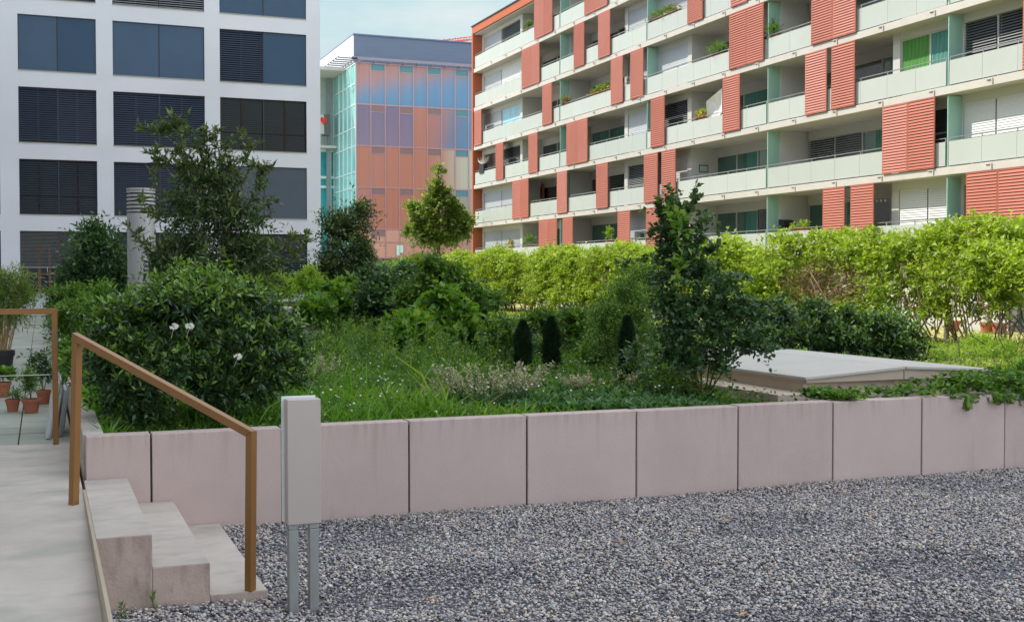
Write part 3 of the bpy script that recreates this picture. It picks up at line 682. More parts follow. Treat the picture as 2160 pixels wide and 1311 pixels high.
def glass_building():
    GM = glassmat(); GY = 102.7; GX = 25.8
    t = thing('glass_building', 'office building clad in tinted glass panels painted with orange and blue reflections beyond the trees', 'building', (GX, GY, 0))
    zr = [3.45, 4.83, 6.0, 9.65, 13.28, 16.9, 20.5]
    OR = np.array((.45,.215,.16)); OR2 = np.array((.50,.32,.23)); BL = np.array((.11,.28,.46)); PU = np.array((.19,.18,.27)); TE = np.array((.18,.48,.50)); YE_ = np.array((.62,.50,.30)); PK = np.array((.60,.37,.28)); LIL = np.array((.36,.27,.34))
    def col(i, r, u, v):  # glass tint with orange-to-blue reflections painted into the pane colours
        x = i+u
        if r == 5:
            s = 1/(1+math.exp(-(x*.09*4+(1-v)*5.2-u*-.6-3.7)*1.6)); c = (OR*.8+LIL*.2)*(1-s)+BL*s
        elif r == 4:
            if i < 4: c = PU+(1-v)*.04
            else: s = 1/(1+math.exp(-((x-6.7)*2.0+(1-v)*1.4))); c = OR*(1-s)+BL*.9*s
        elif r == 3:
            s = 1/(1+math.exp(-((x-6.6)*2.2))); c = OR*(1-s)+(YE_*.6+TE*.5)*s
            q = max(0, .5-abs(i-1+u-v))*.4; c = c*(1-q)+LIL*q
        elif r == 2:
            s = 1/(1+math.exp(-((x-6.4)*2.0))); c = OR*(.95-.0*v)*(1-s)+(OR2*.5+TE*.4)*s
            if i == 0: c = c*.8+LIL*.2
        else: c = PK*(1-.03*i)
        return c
    cw = 1.30
    fr = M()
    for i in range(17): fr.box(GX+cw*i-.05, GX+cw*i+.05, GY-.08, GY, 3.45, 20.5)
    for z in zr: fr.box(GX+.05, GX+16*cw, GY-.07, GY-.001, z-.06, z+.06)
    fr.build('mullion_grid', mk('mauve_frame',(.42,.32,.33),.4,.4), t)
    for i in range(16):
        for r in range(6):
            z0, z1 = zr[r]+.06, zr[r+1]-.06; x0, x1 = GX+cw*i+.05, GX+cw*(i+1)-.05
            if i > 8 and r == 0: continue
            zv = z1
            vent = (i % 2 == 1) and r != 0
            if vent: zv = z1-.62
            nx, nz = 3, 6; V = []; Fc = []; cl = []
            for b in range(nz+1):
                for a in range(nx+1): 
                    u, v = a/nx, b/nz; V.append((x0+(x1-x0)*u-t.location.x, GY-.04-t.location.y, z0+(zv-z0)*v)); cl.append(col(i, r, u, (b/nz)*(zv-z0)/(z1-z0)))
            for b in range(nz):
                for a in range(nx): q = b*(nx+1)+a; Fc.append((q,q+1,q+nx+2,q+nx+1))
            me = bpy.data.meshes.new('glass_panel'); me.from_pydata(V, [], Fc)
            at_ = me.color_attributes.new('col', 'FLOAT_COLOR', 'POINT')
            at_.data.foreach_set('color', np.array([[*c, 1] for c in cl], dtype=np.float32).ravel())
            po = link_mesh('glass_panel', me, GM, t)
            if vent:
                vm = M().box(x0, x1, GY-.06, GY-.03, zv+.01, zv+.07).build('vent_frame', bpy.data.materials['mauve_frame'], po)
                M().quad((x0,GY-.035,zv+.07),(x1,GY-.035,zv+.07),(x1,GY-.035,z1),(x0,GY-.035,z1)).build('vent_window', mk('vent_pane_blue' if (r == 5 or i > 6) else 'vent_pane',(.08,.26,.30) if (r == 5 or i > 6) else (.24,.17,.17),.3), po)
    m = M().box(GX+.02, GX+21, GY+.002, GY+30, 3.45, 20.5); m.box(GX+.4, GX+21, GY+1.0, GY+29, -.2, 3.45); m.build('core', mk('core_grey',(.20,.20,.20),.6), t)
    # sunlit teal glass flank
    TG = mk('teal_glass',(.25,.58,.56),.12,var=.2,scale=.4,spec=.9); TF = mk('pale_teal_frame',(.62,.80,.78),.4)
    fl = M(); ylist = [GY, GY+1.5, GY+3.0, GY+4.6, GY+6.2, GY+8.4]
    for yy in ylist: fl.box(GX-.10, GX+.0, yy-.05, yy+.05, 0, 20.5)
    for z in (0.3,3.45,6.0,7.4,9.65,11.0,13.28,14.9,16.9,18.7,20.45): fl.box(GX-.09, GX-.001, GY, GY+8.4, z-.05, z+.05)
    fl.build('flank_mullions', TF, t)
    for a, b in zip(ylist[:-1], ylist[1:]): M().quad((GX-.04,a,0),(GX-.04,b,0),(GX-.04,b,20.5),(GX-.04,a,20.5)).build('flank_glass', TG, t)
    # recessed entrance bay, left
    m = M().box(GX-8, GX-.02, GY+8.5, GY+8.7, 14.0, 20.3); m.build('bay_wall', mk('bay_wall_grey',(.40,.50,.47),.6), t)
    m = M()
    for z in (0,3.4,6.0,7.0,10.2,11.1,13.6): m.box(GX-8, GX-.02, GY+8.3, GY+8.5, z-.12, z+.12)
    for i in range(7): m.box(GX-.4-i*1.25, GX-.32-i*1.25, GY+8.35, GY+8.5, 0, 14)
    m.build('bay_frame', TF, t)
    M().quad((GX-8,GY+8.48,0),(GX-.02,GY+8.48,0),(GX-.02,GY+8.48,13.7),(GX-8,GY+8.48,13.7)).build('bay_glass', mk('bay_teal',(.04,.34,.36),.1,var=.3,scale=.5), t)
    M().box(GX-.9, GX-.55, GY+7.6, GY+7.9, 0, 20.2).build('column', mk('bay_column',(.20,.25,.26),.5), t)
    m = M().box(GX-8, GX-.1, GY+7.2, GY+7.26, 15.0, 15.05)
    for i in range(40): m.box(GX-8+i*.2, GX-7.97+i*.2, GY+7.2, GY+7.23, 13.9, 15.0)
    m.build('terrace_rail', RAIL, t); M().box(GX-8, GX-.1, GY+7.0, GY+8.4, 13.72, 13.95).build('terrace_slab', APW, t)
    # roof: louvred brise-soleil wrapping the corner, penthouse
    m = M().box(GX-1.0, GX+21, GY-1.1, GY-1.0, 20.55, 20.72).box(GX-9, GX+.5, GY-.9, GY+9, 20.85, 20.9) if 0 else M().box(GX-.6, GX+21, GY-.9, GY-.75, 20.6, 20.85)
    for i in range(16): m.box(GX+.2+i*1.3*1, GX+.3+i*1.3, GY-.9, GY+.6, 20.52, 20.6)
    for i in range(13): m.box(GX-1.8, GX-.1, GY-.9+i*1.0, GY-.78+i*1.0, 20.62, 20.74)
    for i in range(2): m.box(GX-1.8+i*1.6, GX-1.72+i*1.6, GY-.9, GY+11, 20.75, 20.80)
    m.build('roof_louvres', mk('louvre_grey',(.28,.27,.32),.5,.4), t)
    M().box(GX-9, GX-.1, GY+3.5, GY+20, 20.3, 20.6).build('canopy', APW, t)
    M().box(GX+.0, GX+22, GY+.6, GY+25, 20.51, 23.0).build('penthouse', mk('penthouse_metal',(.135,.18,.25),.5,.5,var=.08,scale=2,stretch=(.3,.3,4)), t)
    M().box(GX-.06, GX-.003, GY+.75, GY+25, 20.62, 22.99).build('penthouse_side', mk('painted_sun_side',(.85,.88,.88),.5), t)  # side coloured near white to stand for the sun on it
    M().box(GX-.08, GX+22, GY+.5, GY+25.1, 23.0, 23.12).build('roof_coping', mk('coping',(.14,.16,.30),.5), t)
    # heart sign: dark box with a red heart on a pale face
    p = at(690, 262, Y=GY+6.5); w = .55
    s = thing('heart_sign', 'dark wall box sign carrying a red heart beside the glass building', 'sign', (p.x, p.y, p.z-1.2))
    M().box(p.x-.28, p.x+.28, p.y, p.y+.9, p.z-1.0, p.z+.9).build('sign_box', mk('sign_dark',(.10,.11,.11),.5), s)
    M().box(p.x-.60, p.x-.285, p.y+.0, p.y+.9, p.z-.9, p.z+.85).build('sign_face', APW, s)
    hm = M(); pts = []
    for a in range(28):
        th = 2*math.pi*a/28; hx = 16*math.sin(th)**3; hz = 13*math.cos(th)-5*math.cos(2*th)-2*math.cos(3*th)-math.cos(4*th)
        pts.append((p.x-.34+hx*.020, p.z+.3+hz*.026))
    n = len(pts); hm.v = [(x, p.y-.06, z) for x, z in pts]+[(x, p.y-.01, z) for x, z in pts]
    hm.f = [tuple(range(n))[::-1], tuple(range(n, 2*n))]+[(i, (i+1) % n, n+(i+1) % n, n+i) for i in range(n)]
    hm.build('heart', mk('heart_red',(.75,.02,.02),.4), s)
    q = at(843, 528, Y=GY-.12)
    o = M().box(q.x-.28, q.x+.0, GY-.12, GY-.10, q.z-.45, q.z+.45).box(q.x+.04, q.x+.3, GY-.2, GY-.10, q.z-.2, q.z+.45).build('wall_sign', mk('sign_pale',(.55,.85,.75),.5)); tag(o, 'small pale green sign on the base of the glass building', 'sign')
glass_building()
# crane jib far behind
def crane():
    CY = 230.0; a = at(925, 92, Y=CY); b = at(1010, 80, Y=CY)
    t = thing('crane_jib', 'thin red lattice crane jib rising far behind the rooftops', 'crane', (b.x+6, CY, 0))
    m = M(); n = 14
    for o_ in ((0,0),(0,.9),(.6,.4)): m.tube([(a.x,CY+o_[0],a.z+o_[1]*.6),(b.x+8,CY+o_[0],b.z+1+o_[1])], .09, 4)
    for i in range(n):
        f = i/n; g = (i+1)/n; P = lambda f, u: (a.x+(b.x+8-a.x)*f, CY, a.z+(b.z+1-a.z)*f+u)
        m.tube([P(f,0),P(g,.8)], .05, 4); m.tube([P(g,.8),P(g,0)], .05, 4)
    m.build('jib', mk('crane_red',(.55,.08,.06),.5), t)
    M().box(b.x+7, b.x+8.2, CY-.6, CY+.6, -.2, b.z+3).build('mast', bpy.data.materials['crane_red'], t)
crane()
# ------------------------------------------------------------------ SHRUBS
B = blob
# big round viburnum
bl = [B(410,745,215,172,10.15,.85), B(290,810,130,118,10.0,.8), B(530,805,135,112,10.0,.8), B(400,650,140,82,10.2,.9), B(500,675,105,80,10.2), B(250,735,85,92,10.1), B(590,760,72,95,10.1)]
bb = thing('viburnum_bush', 'large round dark green bush with a few cream flower heads behind the wall', 'bush', (bl[0][0][0], 10.1, ZS))
stems((bl[0][0][0], 10.1, ZS-.05), bl, .014, BARK, bb)
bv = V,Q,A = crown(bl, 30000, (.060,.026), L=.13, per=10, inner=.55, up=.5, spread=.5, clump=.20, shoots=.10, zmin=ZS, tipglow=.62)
zc = V[Q].mean(1)[:,2]; A = np.clip(A+.22*np.clip((zc-1.45)/.4, 0, 1)*(A > .3), 0, 1)   # leaf tone lightens towards the crest
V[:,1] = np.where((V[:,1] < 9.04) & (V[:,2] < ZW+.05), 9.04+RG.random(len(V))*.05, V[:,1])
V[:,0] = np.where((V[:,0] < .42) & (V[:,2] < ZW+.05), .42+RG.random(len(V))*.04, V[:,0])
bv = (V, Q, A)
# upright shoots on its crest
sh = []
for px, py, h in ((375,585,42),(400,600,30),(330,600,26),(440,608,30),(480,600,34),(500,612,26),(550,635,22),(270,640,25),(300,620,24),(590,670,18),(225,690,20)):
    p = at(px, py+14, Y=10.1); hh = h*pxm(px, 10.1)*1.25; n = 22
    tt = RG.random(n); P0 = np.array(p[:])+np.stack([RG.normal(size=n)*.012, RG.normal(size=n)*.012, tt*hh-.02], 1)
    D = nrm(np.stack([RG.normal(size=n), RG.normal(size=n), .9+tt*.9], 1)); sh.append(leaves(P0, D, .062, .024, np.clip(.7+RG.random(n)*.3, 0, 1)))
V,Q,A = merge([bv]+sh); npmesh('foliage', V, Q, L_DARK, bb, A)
for px, py in ((367,688),(400,687),(502,751)):
    p = at(px, py, Y=9.22); m = M()
    for i in range(26):
        d = Vector(rsph(1)[0]); q = p+Vector((d.x*.026, d.y*.012, d.z*.018))
        for a in range(4):
            th = a*1.57+i; m.quad(q, q+Vector((math.cos(th-.4)*.007,-.002,math.sin(th-.4)*.007)), q+Vector((math.cos(th)*.011,-.003,math.sin(th)*.011)), q+Vector((math.cos(th+.4)*.007,-.002,math.sin(th+.4)*.007)))
    m.tube([p+Vector((0,0,-.01)), p+Vector((0,.22,-.10))], .002, 4)
    m.build('flower_head', WFL, bb)
# tall loose shrub / small tree
Yt = 16.0
def along(pts, n, leaf, off=.02, up=.25, bright=.0):
    pts = [np.array(p[:]) for p in pts]; t = np.sort(RG.random(n)**.8)*(len(pts)-1-1e-6); k = t.astype(int); f = (t-k)[:,None]
    A0 = np.array(pts); P0 = A0[k]*(1-f)+A0[k+1]*f; T = nrm(A0[k+1]-A0[k])
    D = nrm(T*.6+rsph(n)*1.0+np.array([0,0,up])); P0 = P0+rsph(n)*off
    return leaves(P0, D, leaf[0], leaf[1], np.clip(.3+bright+.5*RG.random(n)+.2*(t/len(pts)), 0, 1))
def sprays(parent, mat, Y_, lines, leaf, dens=34, r=.008, name='spray'):
    L_ = []; m = M()
    for ln in lines:
        pts = [at(px, py, Y=Y_+random.uniform(-.15,.15)) for px, py in ln]; q = []
        for a, b in zip(pts[:-1], pts[1:]): q += [a, a.lerp(b, .5)+Vector((random.uniform(-1,1),random.uniform(-1,1),random.uniform(-1,1)))*(b-a).length*.06]
        q.append(pts[-1]); ln_ = sum((b-a).length for a, b in zip(q[:-1], q[1:])); m.tube(q, [r*(1-.8*i/len(q)) for i in range(len(q))], 5)
        L_.append(along(q, int(dens*ln_)+6, leaf, off=.025))
        for k in range(int(3*ln_/.5)):
            a = random.choice(q[1:]); e = a+Vector((random.uniform(-.2,.2), random.uniform(-.2,.2), random.uniform(-.05,.22))); m.tube([a,e],[r*.4,r*.15],4,cap=False)
            L_.append(along([a,e], int(dens*.28)+3, leaf, off=.02))
    m.build('spray_stem', BARK, parent, smooth=True); V,Q,A = merge(L_); return npmesh(name, V, Q, mat, parent, A)
bl = [B(435,565,125,85,Yt,.8), B(350,560,50,70,Yt), B(520,565,75,70,Yt), B(440,480,85,65,Yt), B(378,455,45,50,Yt), B(505,465,55,50,Yt), B(465,620,120,50,Yt), B(430,410,55,45,Yt), B(470,390,40,40,Yt)]
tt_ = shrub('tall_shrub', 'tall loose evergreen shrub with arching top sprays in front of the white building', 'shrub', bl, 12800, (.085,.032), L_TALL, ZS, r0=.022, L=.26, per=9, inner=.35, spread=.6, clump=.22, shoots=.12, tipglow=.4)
sprays(tt_, L_TALL, Yt, [[(430,420),(400,350),(375,300),(340,280),(295,268)],[(400,350),(385,310),(375,262)],[(440,400),(430,340),(415,290),(375,270)],[(450,400),(440,330),(430,265)],[(460,400),(470,340),(450,300),(425,275)],
 [(490,420),(500,370),(520,330),(530,300)],[(500,420),(530,350),(560,355),(545,390)],[(520,440),(550,390),(552,360)],[(360,420),(335,400),(318,370),(325,345)],[(350,470),(310,450),(300,410)],[(560,520),(610,510),(650,500)],
 [(580,540),(630,530),(648,490)],[(540,470),(570,450),(565,420)],[(340,560),(310,520),(290,500)],[(420,380),(350,340),(310,320)],[(470,430),(460,370),(470,330)],[(430,420),(420,370),(400,330)],[(480,420),(490,370),(480,320)],[(560,560),(600,560),(625,545)],[(400,400),(380,360),(360,330)]], (.10,.036), dens=60, r=.012)
Yt=24.0
shrub('path_shrub', 'tall dark green shrub left of the ventilation column by the path', 'shrub', [B(200,560,68,70,Yt), B(212,520,38,40,Yt), B(170,610,60,50,Yt), B(230,600,38,60,Yt), B(190,500,20,28,Yt)], 9000, (.11,.045), L_BLUE, ZS, L=.32, per=9, inner=.4, shoots=.1)
shrub('path_shrub', 'low feathery green shrub leaning over the far path edge', 'shrub', [B(150,640,45,35,20), B(185,670,45,45,18), B(140,690,22,40,17)], 6500, (.08,.03), L_MID, ZS, L=.24, per=9, inner=.3)
shrub('path_shrub', 'yellow-green broom like shrub behind the big round bush', 'shrub', [B(215,650,30,50,15), B(245,690,30,40,14)], 2600, (.07,.022), L_OAK, ZS, L=.22, per=9, inner=.3, up=.9)
shrub('edge_plant', 'small leafy plant spilling over the pale side wall', 'plant', [B(142,742,16,14,14.2), B(150,770,18,22,13.2)], 700, (.09,.035), L_OAK, ZS, L=.14, per=8, inner=.2, up=.2)
shrub('grey_leaf_shrub', 'upright grey-green shrub between white building and glass building', 'shrub', [B(728,540,52,80,33), B(758,470,26,36,33), B(700,590,45,45,33), B(705,480,26,30,33), B(765,560,28,50,33), B(775,450,8,16,33)], 11000, (.13,.05), L_TALL, ZS, L=.4, per=9, inner=.4, shoots=.12, tipglow=.45)
shrub('lime_shrub', 'bright lime shrub, the left one of two beyond the round bush', 'shrub', [B(585,615,32,34,26)], 2500, (.09,.03), L_LIME, ZS, L=.3, per=9, inner=.2, up=1.0, group='lime green shrubs beyond the round bush')
shrub('lime_shrub', 'bright lime shrub, the right one of two beyond the round bush', 'shrub', [B(645,610,32,38,27), B(655,590,12,24,27)], 2800, (.09,.03), L_LIME, ZS, L=.3, per=9, inner=.2, up=1.0, group='lime green shrubs beyond the round bush')
shrub('dark_rose_bush', 'dark green bush left of centre beneath the glass building', 'bush', [B(815,635,55,60,21), B(790,600,40,35,22), B(855,600,35,40,22), B(775,650,30,40,21)], 8500, (.085,.045), L_BLUE, ZS, L=.26, per=8, inner=.4)
shrub('guelder_bush', 'tall dark bush at the centre in front of the sunlit hedge', 'bush', [B(935,610,62,52,20), B(920,575,30,30,20), B(985,640,45,40,20), B(880,650,50,50,20), B(1030,650,35,30,21)], 9500, (.085,.055), L_MID, ZS, L=.26, per=8, inner=.4, shoots=.08)
shrub('oakleaf_hydrangea', 'broad leaved light green hydrangea in the middle of the bed', 'shrub', [B(915,700,75,45,17), B(870,715,45,40,16.5), B(975,690,45,40,17), B(935,650,35,30,17)], 3800, (.125,.105), L_OAK, ZS, L=.3, per=6, inner=.35, tipglow=.4)
shrub('oakleaf_hydrangea', 'small broad leaved hydrangea right of the pale cover slab', 'shrub', [B(700,640,45,30,21.5), B(735,625,30,30,22), B(665,665,30,20,21)], 2000, (.14,.11), L_OAK, ZS, L=.3, per=6, inner=.3, tipglow=.4)
shrub('bindweed_shrub', 'leafy low shrub with upright stems behind the dwarf conifers', 'shrub', [B(1065,715,45,40,15.5), B(1210,705,45,50,16), B(1150,700,50,45,17), B(1250,760,30,30,14.5)], 7000, (.065,.045), L_MID, ZS, L=.22, per=8, inner=.3, up=.8)
for px, pb, pt_, w, Yc, lab in ((1103,795,676,15,14.0,'slim dark yew, leftmost of the three clear cones'), (1163,793,668,15,14.2,'slim dark yew, middle one beside the cone at left'), (1323,812,666,14,11.9,'slim dark yew standing alone left of the tall bush'), (1022,755,655,12,17.0,'faint dark yew beside the hydrangea, furthest back')):
    p = at(px, pb, Y=Yc); q = at(px, pt_, Y=Yc); s = pxm(px, Yc); h = q.z-ZS; r = w*s
    t = thing('dwarf_yew', lab, 'conifer', (p.x, Yc, ZS), 'slim columnar yews in the bed')
    M().tube([(p.x,Yc,ZS-.05),(p.x,Yc,ZS+h*.9)], [.02,.006], 6).build('trunk', BARK, t)
    n = 8200; u = RG.random(n)**.85; th = RG.random(n)*6.283
    prof = r*np.minimum(1, (1-u)*3.2+.10)*np.minimum(1, .62+u*2.2)*(1+.16*np.sin(th*3+u*14+px)+.10*np.sin(th*7-u*31))
    rad = prof*(.55+.45*RG.random(n)**.4); rad = rad*(1+.35*(RG.random(n) < .06)); P0 = np.stack([p.x+rad*np.cos(th), Yc+rad*np.sin(th), ZS+u*h*.97], 1)
    D = nrm(np.stack([np.cos(th)*.7, np.sin(th)*.7, 1.1+0*th], 1)+RG.normal(size=(n,3))*.3)
    V,Q,A = leaves(P0, D, .05, .011, RG.random(n)*.8); npmesh('foliage', V, Q, L_YEW, t, A)
# tall pointed bush near the wall
Yb=10.1; base=at(1478,846,Z=ZS)
bl = [B(1480,690,95,60,Yb,.8), B(1445,600,75,65,Yb,.8), B(1432,520,52,55,Yb,.9), B(1418,460,26,40,Yb), B(1412,660,48,52,Yb), B(1550,680,70,50,Yb), B(1575,735,50,28,Yb), B(1525,620,36,34,Yb), B(1425,740,45,40,Yb), B(1480,760,80,30,Yb)]
tb = shrub('tall_bush', 'tall pointed dark bush with reddish stems growing close behind the wall', 'bush', bl, 8800, (.050,.042), L_BLUE, ZS, bark=TWIG, r0=.010, base=tuple(base), L=.15, per=8, inner=.30, spread=.65, clump=.20, shoots=.12, tipglow=.35)
sprays(tb, L_BLUE, Yb, [[(1425,470),(1412,430),(1408,393)],[(1430,470),(1425,440),(1428,413)],[(1405,480),(1392,450),(1388,425)],[(1440,500),(1480,480),(1500,452)],[(1450,540),(1500,530),(1520,515)],[(1400,560),(1370,540),(1345,552)],[(1540,650),(1600,640),(1628,650)],
 [(1500,600),(1550,580),(1590,592)],[(1400,520),(1378,500),(1372,480)],[(1560,720),(1600,722),(1615,735)],[(1440,460),(1460,430),(1462,405)],[(1440,560),(1470,520),(1480,500)]], (.052,.042), dens=95, r=.005)
V,Q,A = crown([B(1425,490,18,50,Yb-.25), B(1430,570,14,26,Yb-.3)], 110, (.085,.05), L=.14, per=6, inner=.1)
npmesh('climbing_vine', V, Q, L_OAK, tb, .5+A*.5)
shrub('fine_leaf_bush', 'fine leaved mid green bush touching the tall pointed bush on its left', 'bush', [B(1310,665,60,80,13.2), B(1355,610,50,50,13.4), B(1275,710,45,75,13.0), B(1345,730,50,55,13.0)], 13000, (.045,.018), L_MID, ZS, L=.2, per=11, inner=.35, up=.7, shoots=.12)
for i, (px, py, rx, ry, Y_, lab) in enumerate(((1640,690,55,42,14.2,'dark glossy shrub, first of the row left of the shaft'), (1725,690,60,48,14.6,'dark glossy shrub, second in the row behind the shaft'), (1815,700,62,42,14.4,'dark glossy shrub, third in the row behind the shaft'), (1905,715,60,38,14.4,'dark glossy shrub at the sunny end of the row behind the shaft'))):
    shrub('laurel_shrub', lab, 'shrub', [B(px,py+6,rx*.8,ry*.85,Y_), B(px-24,py+28,rx,ry*.7,Y_-.2), B(px+random.uniform(-30,30),py-26,rx*.35,ry*.6,Y_), B(px+random.uniform(-40,40),py-14,rx*.4,ry*.6,Y_-.3)], 4600, (.075,.036), L_DARK, ZS, L=.2, per=9, inner=.35, shoots=.12, group='dark glossy shrubs behind the concrete shaft', tipglow=.6)
# background thicket along the left half
for px, py, rx, ry, Y_, lab in ((560,600,60,40,40,'distant shrub just right of the tall loose shrub'), (840,590,60,40,42,'distant shrub left of the sunlit hedge end'), (500,640,60,30,30,'green shrub hidden behind the crest of the round bush'), (690,610,40,30,45,'distant shrub under the corner of the white building')):
    shrub('background_shrub', lab, 'shrub', [B(px,py,rx,ry,Y_), B(px+25,py+12,rx*.7,ry*.8,Y_-.6)], 3500, (.14,.07), L_OAK if px == 840 else L_MID, ZS, L=.4, per=8, inner=.4)
# ------------------------------------------------------------------ hedge
def hedge():
    t = thing('hedge', 'long sunlit yellow-green hedge running in front of the apartment block', 'hedge', (15.2, 30, ZS))
    bl = []; y = 15.2
    while y < 52:
        tz = 2.62+.14*math.sin(y*1.3)+random.uniform(-.10,.10)+(.22 if 16.5 < y < 19.5 else 0)
        x = 15.3+random.uniform(-.15,.15); bot = .70 if y > 16.2 else 1.15
        bl.append(((x, y, (tz+bot)/2), (.78, .80, (tz-bot)/2)))
        bl.append(((x+random.uniform(-.2,.2), y+.4, tz-.35), (.70, .55, .42)))
        if y > 20: bl.append(((x-.15, y+.2, 1.25), (.75,.6,.45)))
        y += .72
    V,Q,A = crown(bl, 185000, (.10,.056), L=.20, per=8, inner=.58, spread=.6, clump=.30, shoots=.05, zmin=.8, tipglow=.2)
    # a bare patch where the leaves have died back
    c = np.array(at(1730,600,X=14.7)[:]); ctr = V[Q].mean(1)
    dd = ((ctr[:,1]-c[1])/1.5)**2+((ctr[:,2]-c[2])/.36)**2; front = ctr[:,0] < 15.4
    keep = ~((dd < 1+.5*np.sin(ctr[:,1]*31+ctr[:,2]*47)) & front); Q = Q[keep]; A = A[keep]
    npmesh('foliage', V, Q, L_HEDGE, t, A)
    m = M(); y = 15
    while y < 52:
        x = 15.3+random.uniform(-.4,.2); p = Vector((x, y, ZS-.05)); 
        for s in range(3):
            e = p+Vector((random.uniform(-.6,.4), random.uniform(-.6,.6), random.uniform(.9,1.5))); q = p.lerp(e,.5)+Vector((random.uniform(-.1,.1), random.uniform(-.15,.15), 0))
            m.tube([p,q,e], [.02,.015,.006], 5)
        y += .45
    m.build('stem', DRYT, t, smooth=True)
    m = M()
    for i in range(700):
        a = random.uniform(0,6.28); r = random.random()**.5
        p = Vector((14.75+random.uniform(-.1,.5), c[1]+math.cos(a)*1.5*r, c[2]+math.sin(a)*.42*r)); e = p+Vector((random.uniform(-.25,.1), random.uniform(-.3,.3), random.uniform(-.15,.25)))
        m.tube([p,p.lerp(e,.5)+Vector((random.uniform(-.04,.04),0,random.uniform(-.04,.04))),e], [.006,.005,.002], 3, cap=False)
    for i in range(260):   # dry lower twigs at the far left stretch
        y = random.uniform(27,45); p = Vector((14.7+random.uniform(-.1,.4), y, random.uniform(.75,1.3))); e = p+Vector((random.uniform(-.4,0), random.uniform(-.6,.2), random.uniform(-.2,.3)))
        m.tube([p,e], [.009,.004], 3, cap=False)
    for i in range(1500):  # woody interior
        y = random.uniform(14.5,46); p = Vector((15.2+random.uniform(-.35,.5), y, random.uniform(.8,2.2))); e = p+Vector((random.uniform(-.35,.25), random.uniform(-.4,.4), random.uniform(-.1,.45)))
        m.tube([p,e], [.012,.004], 3, cap=False)
    m.build('dead_twigs', DRYT, t)
hedge()
# climber at the right end on a post
t = thing('climbing_shrub', 'sprawling climber with bare twisting stems at the right end of the hedge', 'climber', (14.6, 15.0, ZS))
bl = [B(2080,560,60,45,14.3), B(2140,590,60,60,13.8), B(2060,610,30,25,14.3), B(2190,560,50,60,13.2), B(2120,640,30,20,13.9), B(2230,620,60,50,12.6)]
V,Q,A = crown(bl, 7000, (.085,.045), L=.2, per=8, inner=.3, spread=.7, clump=.3); npmesh('foliage', V, Q, L_HEDGE, t, A)
m = M()
for i in range(16):
    p = at(random.uniform(2020,2220), 600, Y=14.2); pts = [p]
    for k in range(5): pts.append(pts[-1]+Vector((random.uniform(-.22,.26), random.uniform(-.15,.15), -random.uniform(.12,.26))))
    m.tube(pts, [.012,.012,.011,.010,.008,.006], 5)
m.build('stem', mk('dark_stem',(.10,.075,.07),.8), t, smooth=True)
p = at(1996,730,Z=ZS)
o = M().tube([(p.x,p.y,ZS-.1),(p.x+.01,p.y,1.2),(p.x-.02,p.y,1.6)], [.05,.045,.04], 8).build('wooden_stake', mk('stake_wood',(.24,.20,.13),.9)); tag(o, 'short weathered wooden stake under the right end of the hedge', 'stake')
# blue bucket by the hedge
p = at(1192,652,Y=33.5)
t = thing('blue_tub', 'small blue tub with a pale ball above it under the hedge', 'tub', (p.x,p.y,p.z-.15))
M().lathe((p.x,p.y,p.z-.12), [(.001,0),(.16,0),(.20,.2),(.185,.2),(.15,.03)], 16).build('tub', mk('tub_blue',(.06,.30,.55),.5), t, smooth=True)
M().lathe((p.x,p.y,p.z+.17), [(.001,-.06),(.042,-.042),(.06,0),(.042,.042),(.001,.06)], 12).tube([(p.x,p.y,p.z-.1),(p.x,p.y,p.z+.12)], .012, 6).build('ball', WFL, t, smooth=True)
# linden tree and another far one
def tree(label, px, pyt, pyb, Y_, mat, n, blobsx, zb, cat='tree'):
    p = at(px, pyb, Y=Y_); s = pxm(px, Y_)
    t = thing('lime_tree', label, cat, (p.x, Y_, zb))
    m = M(); top = at(px, pyt, Y=Y_).z; z0 = p.z-.2
    m.tube([(p.x,Y_,zb),(p.x,Y_,z0),(p.x+.05,Y_,(z0+top)/2),(p.x,Y_,top-.5)], [.16,.12,.08,.02], 8)
    for i in range(26):
        z = z0+(top-z0)*(i/26)*.9; a = i*2.4; r = (1-(z-z0)/(top-z0))*1.5+.2
        m.tube([(p.x,Y_,z),(p.x+math.cos(a)*r*.5,Y_+math.sin(a)*r*.5,z+r*.4),(p.x+math.cos(a)*r,Y_+math.sin(a)*r,z+r*.6)], [.05,.03,.01], 5)
    m.build('trunk', BARK, t, smooth=True)
    V,Q,A = crown([B(*b, Y_) for b in blobsx], n, (.24,.17), L=.5, per=7, inner=.2, spread=.8, clump=.2, up=.1, tipglow=.2, shoots=.12)
    npmesh('crown', V, Q, mat, t, A); return t
tree('young light green lime tree standing in front of the glass building', 925, 350, 512, 80, L_TREE, 9500, [(915,478,40,24),(888,448,28,22),(962,462,30,26),(930,425,20,26),(925,392,12,22),(927,362,6,20),(872,486,20,20),(900,508,26,12),(948,500,34,16),(986,468,14,20),(868,440,12,14),(955,435,22,16),(980,492,14,10),(905,425,14,14),(938,405,10,12),(912,400,8,10)], -.2)
# low dark wall and shrubs beyond the hedge end
M_ = M().box(16.7, 29.0, 90, 90.3, -.2, 2.6).build('boundary_wall', mk('dark_wall',(.10,.10,.10),.8)); tag(M_, 'low dark wall at the foot of the glass building', 'wall')
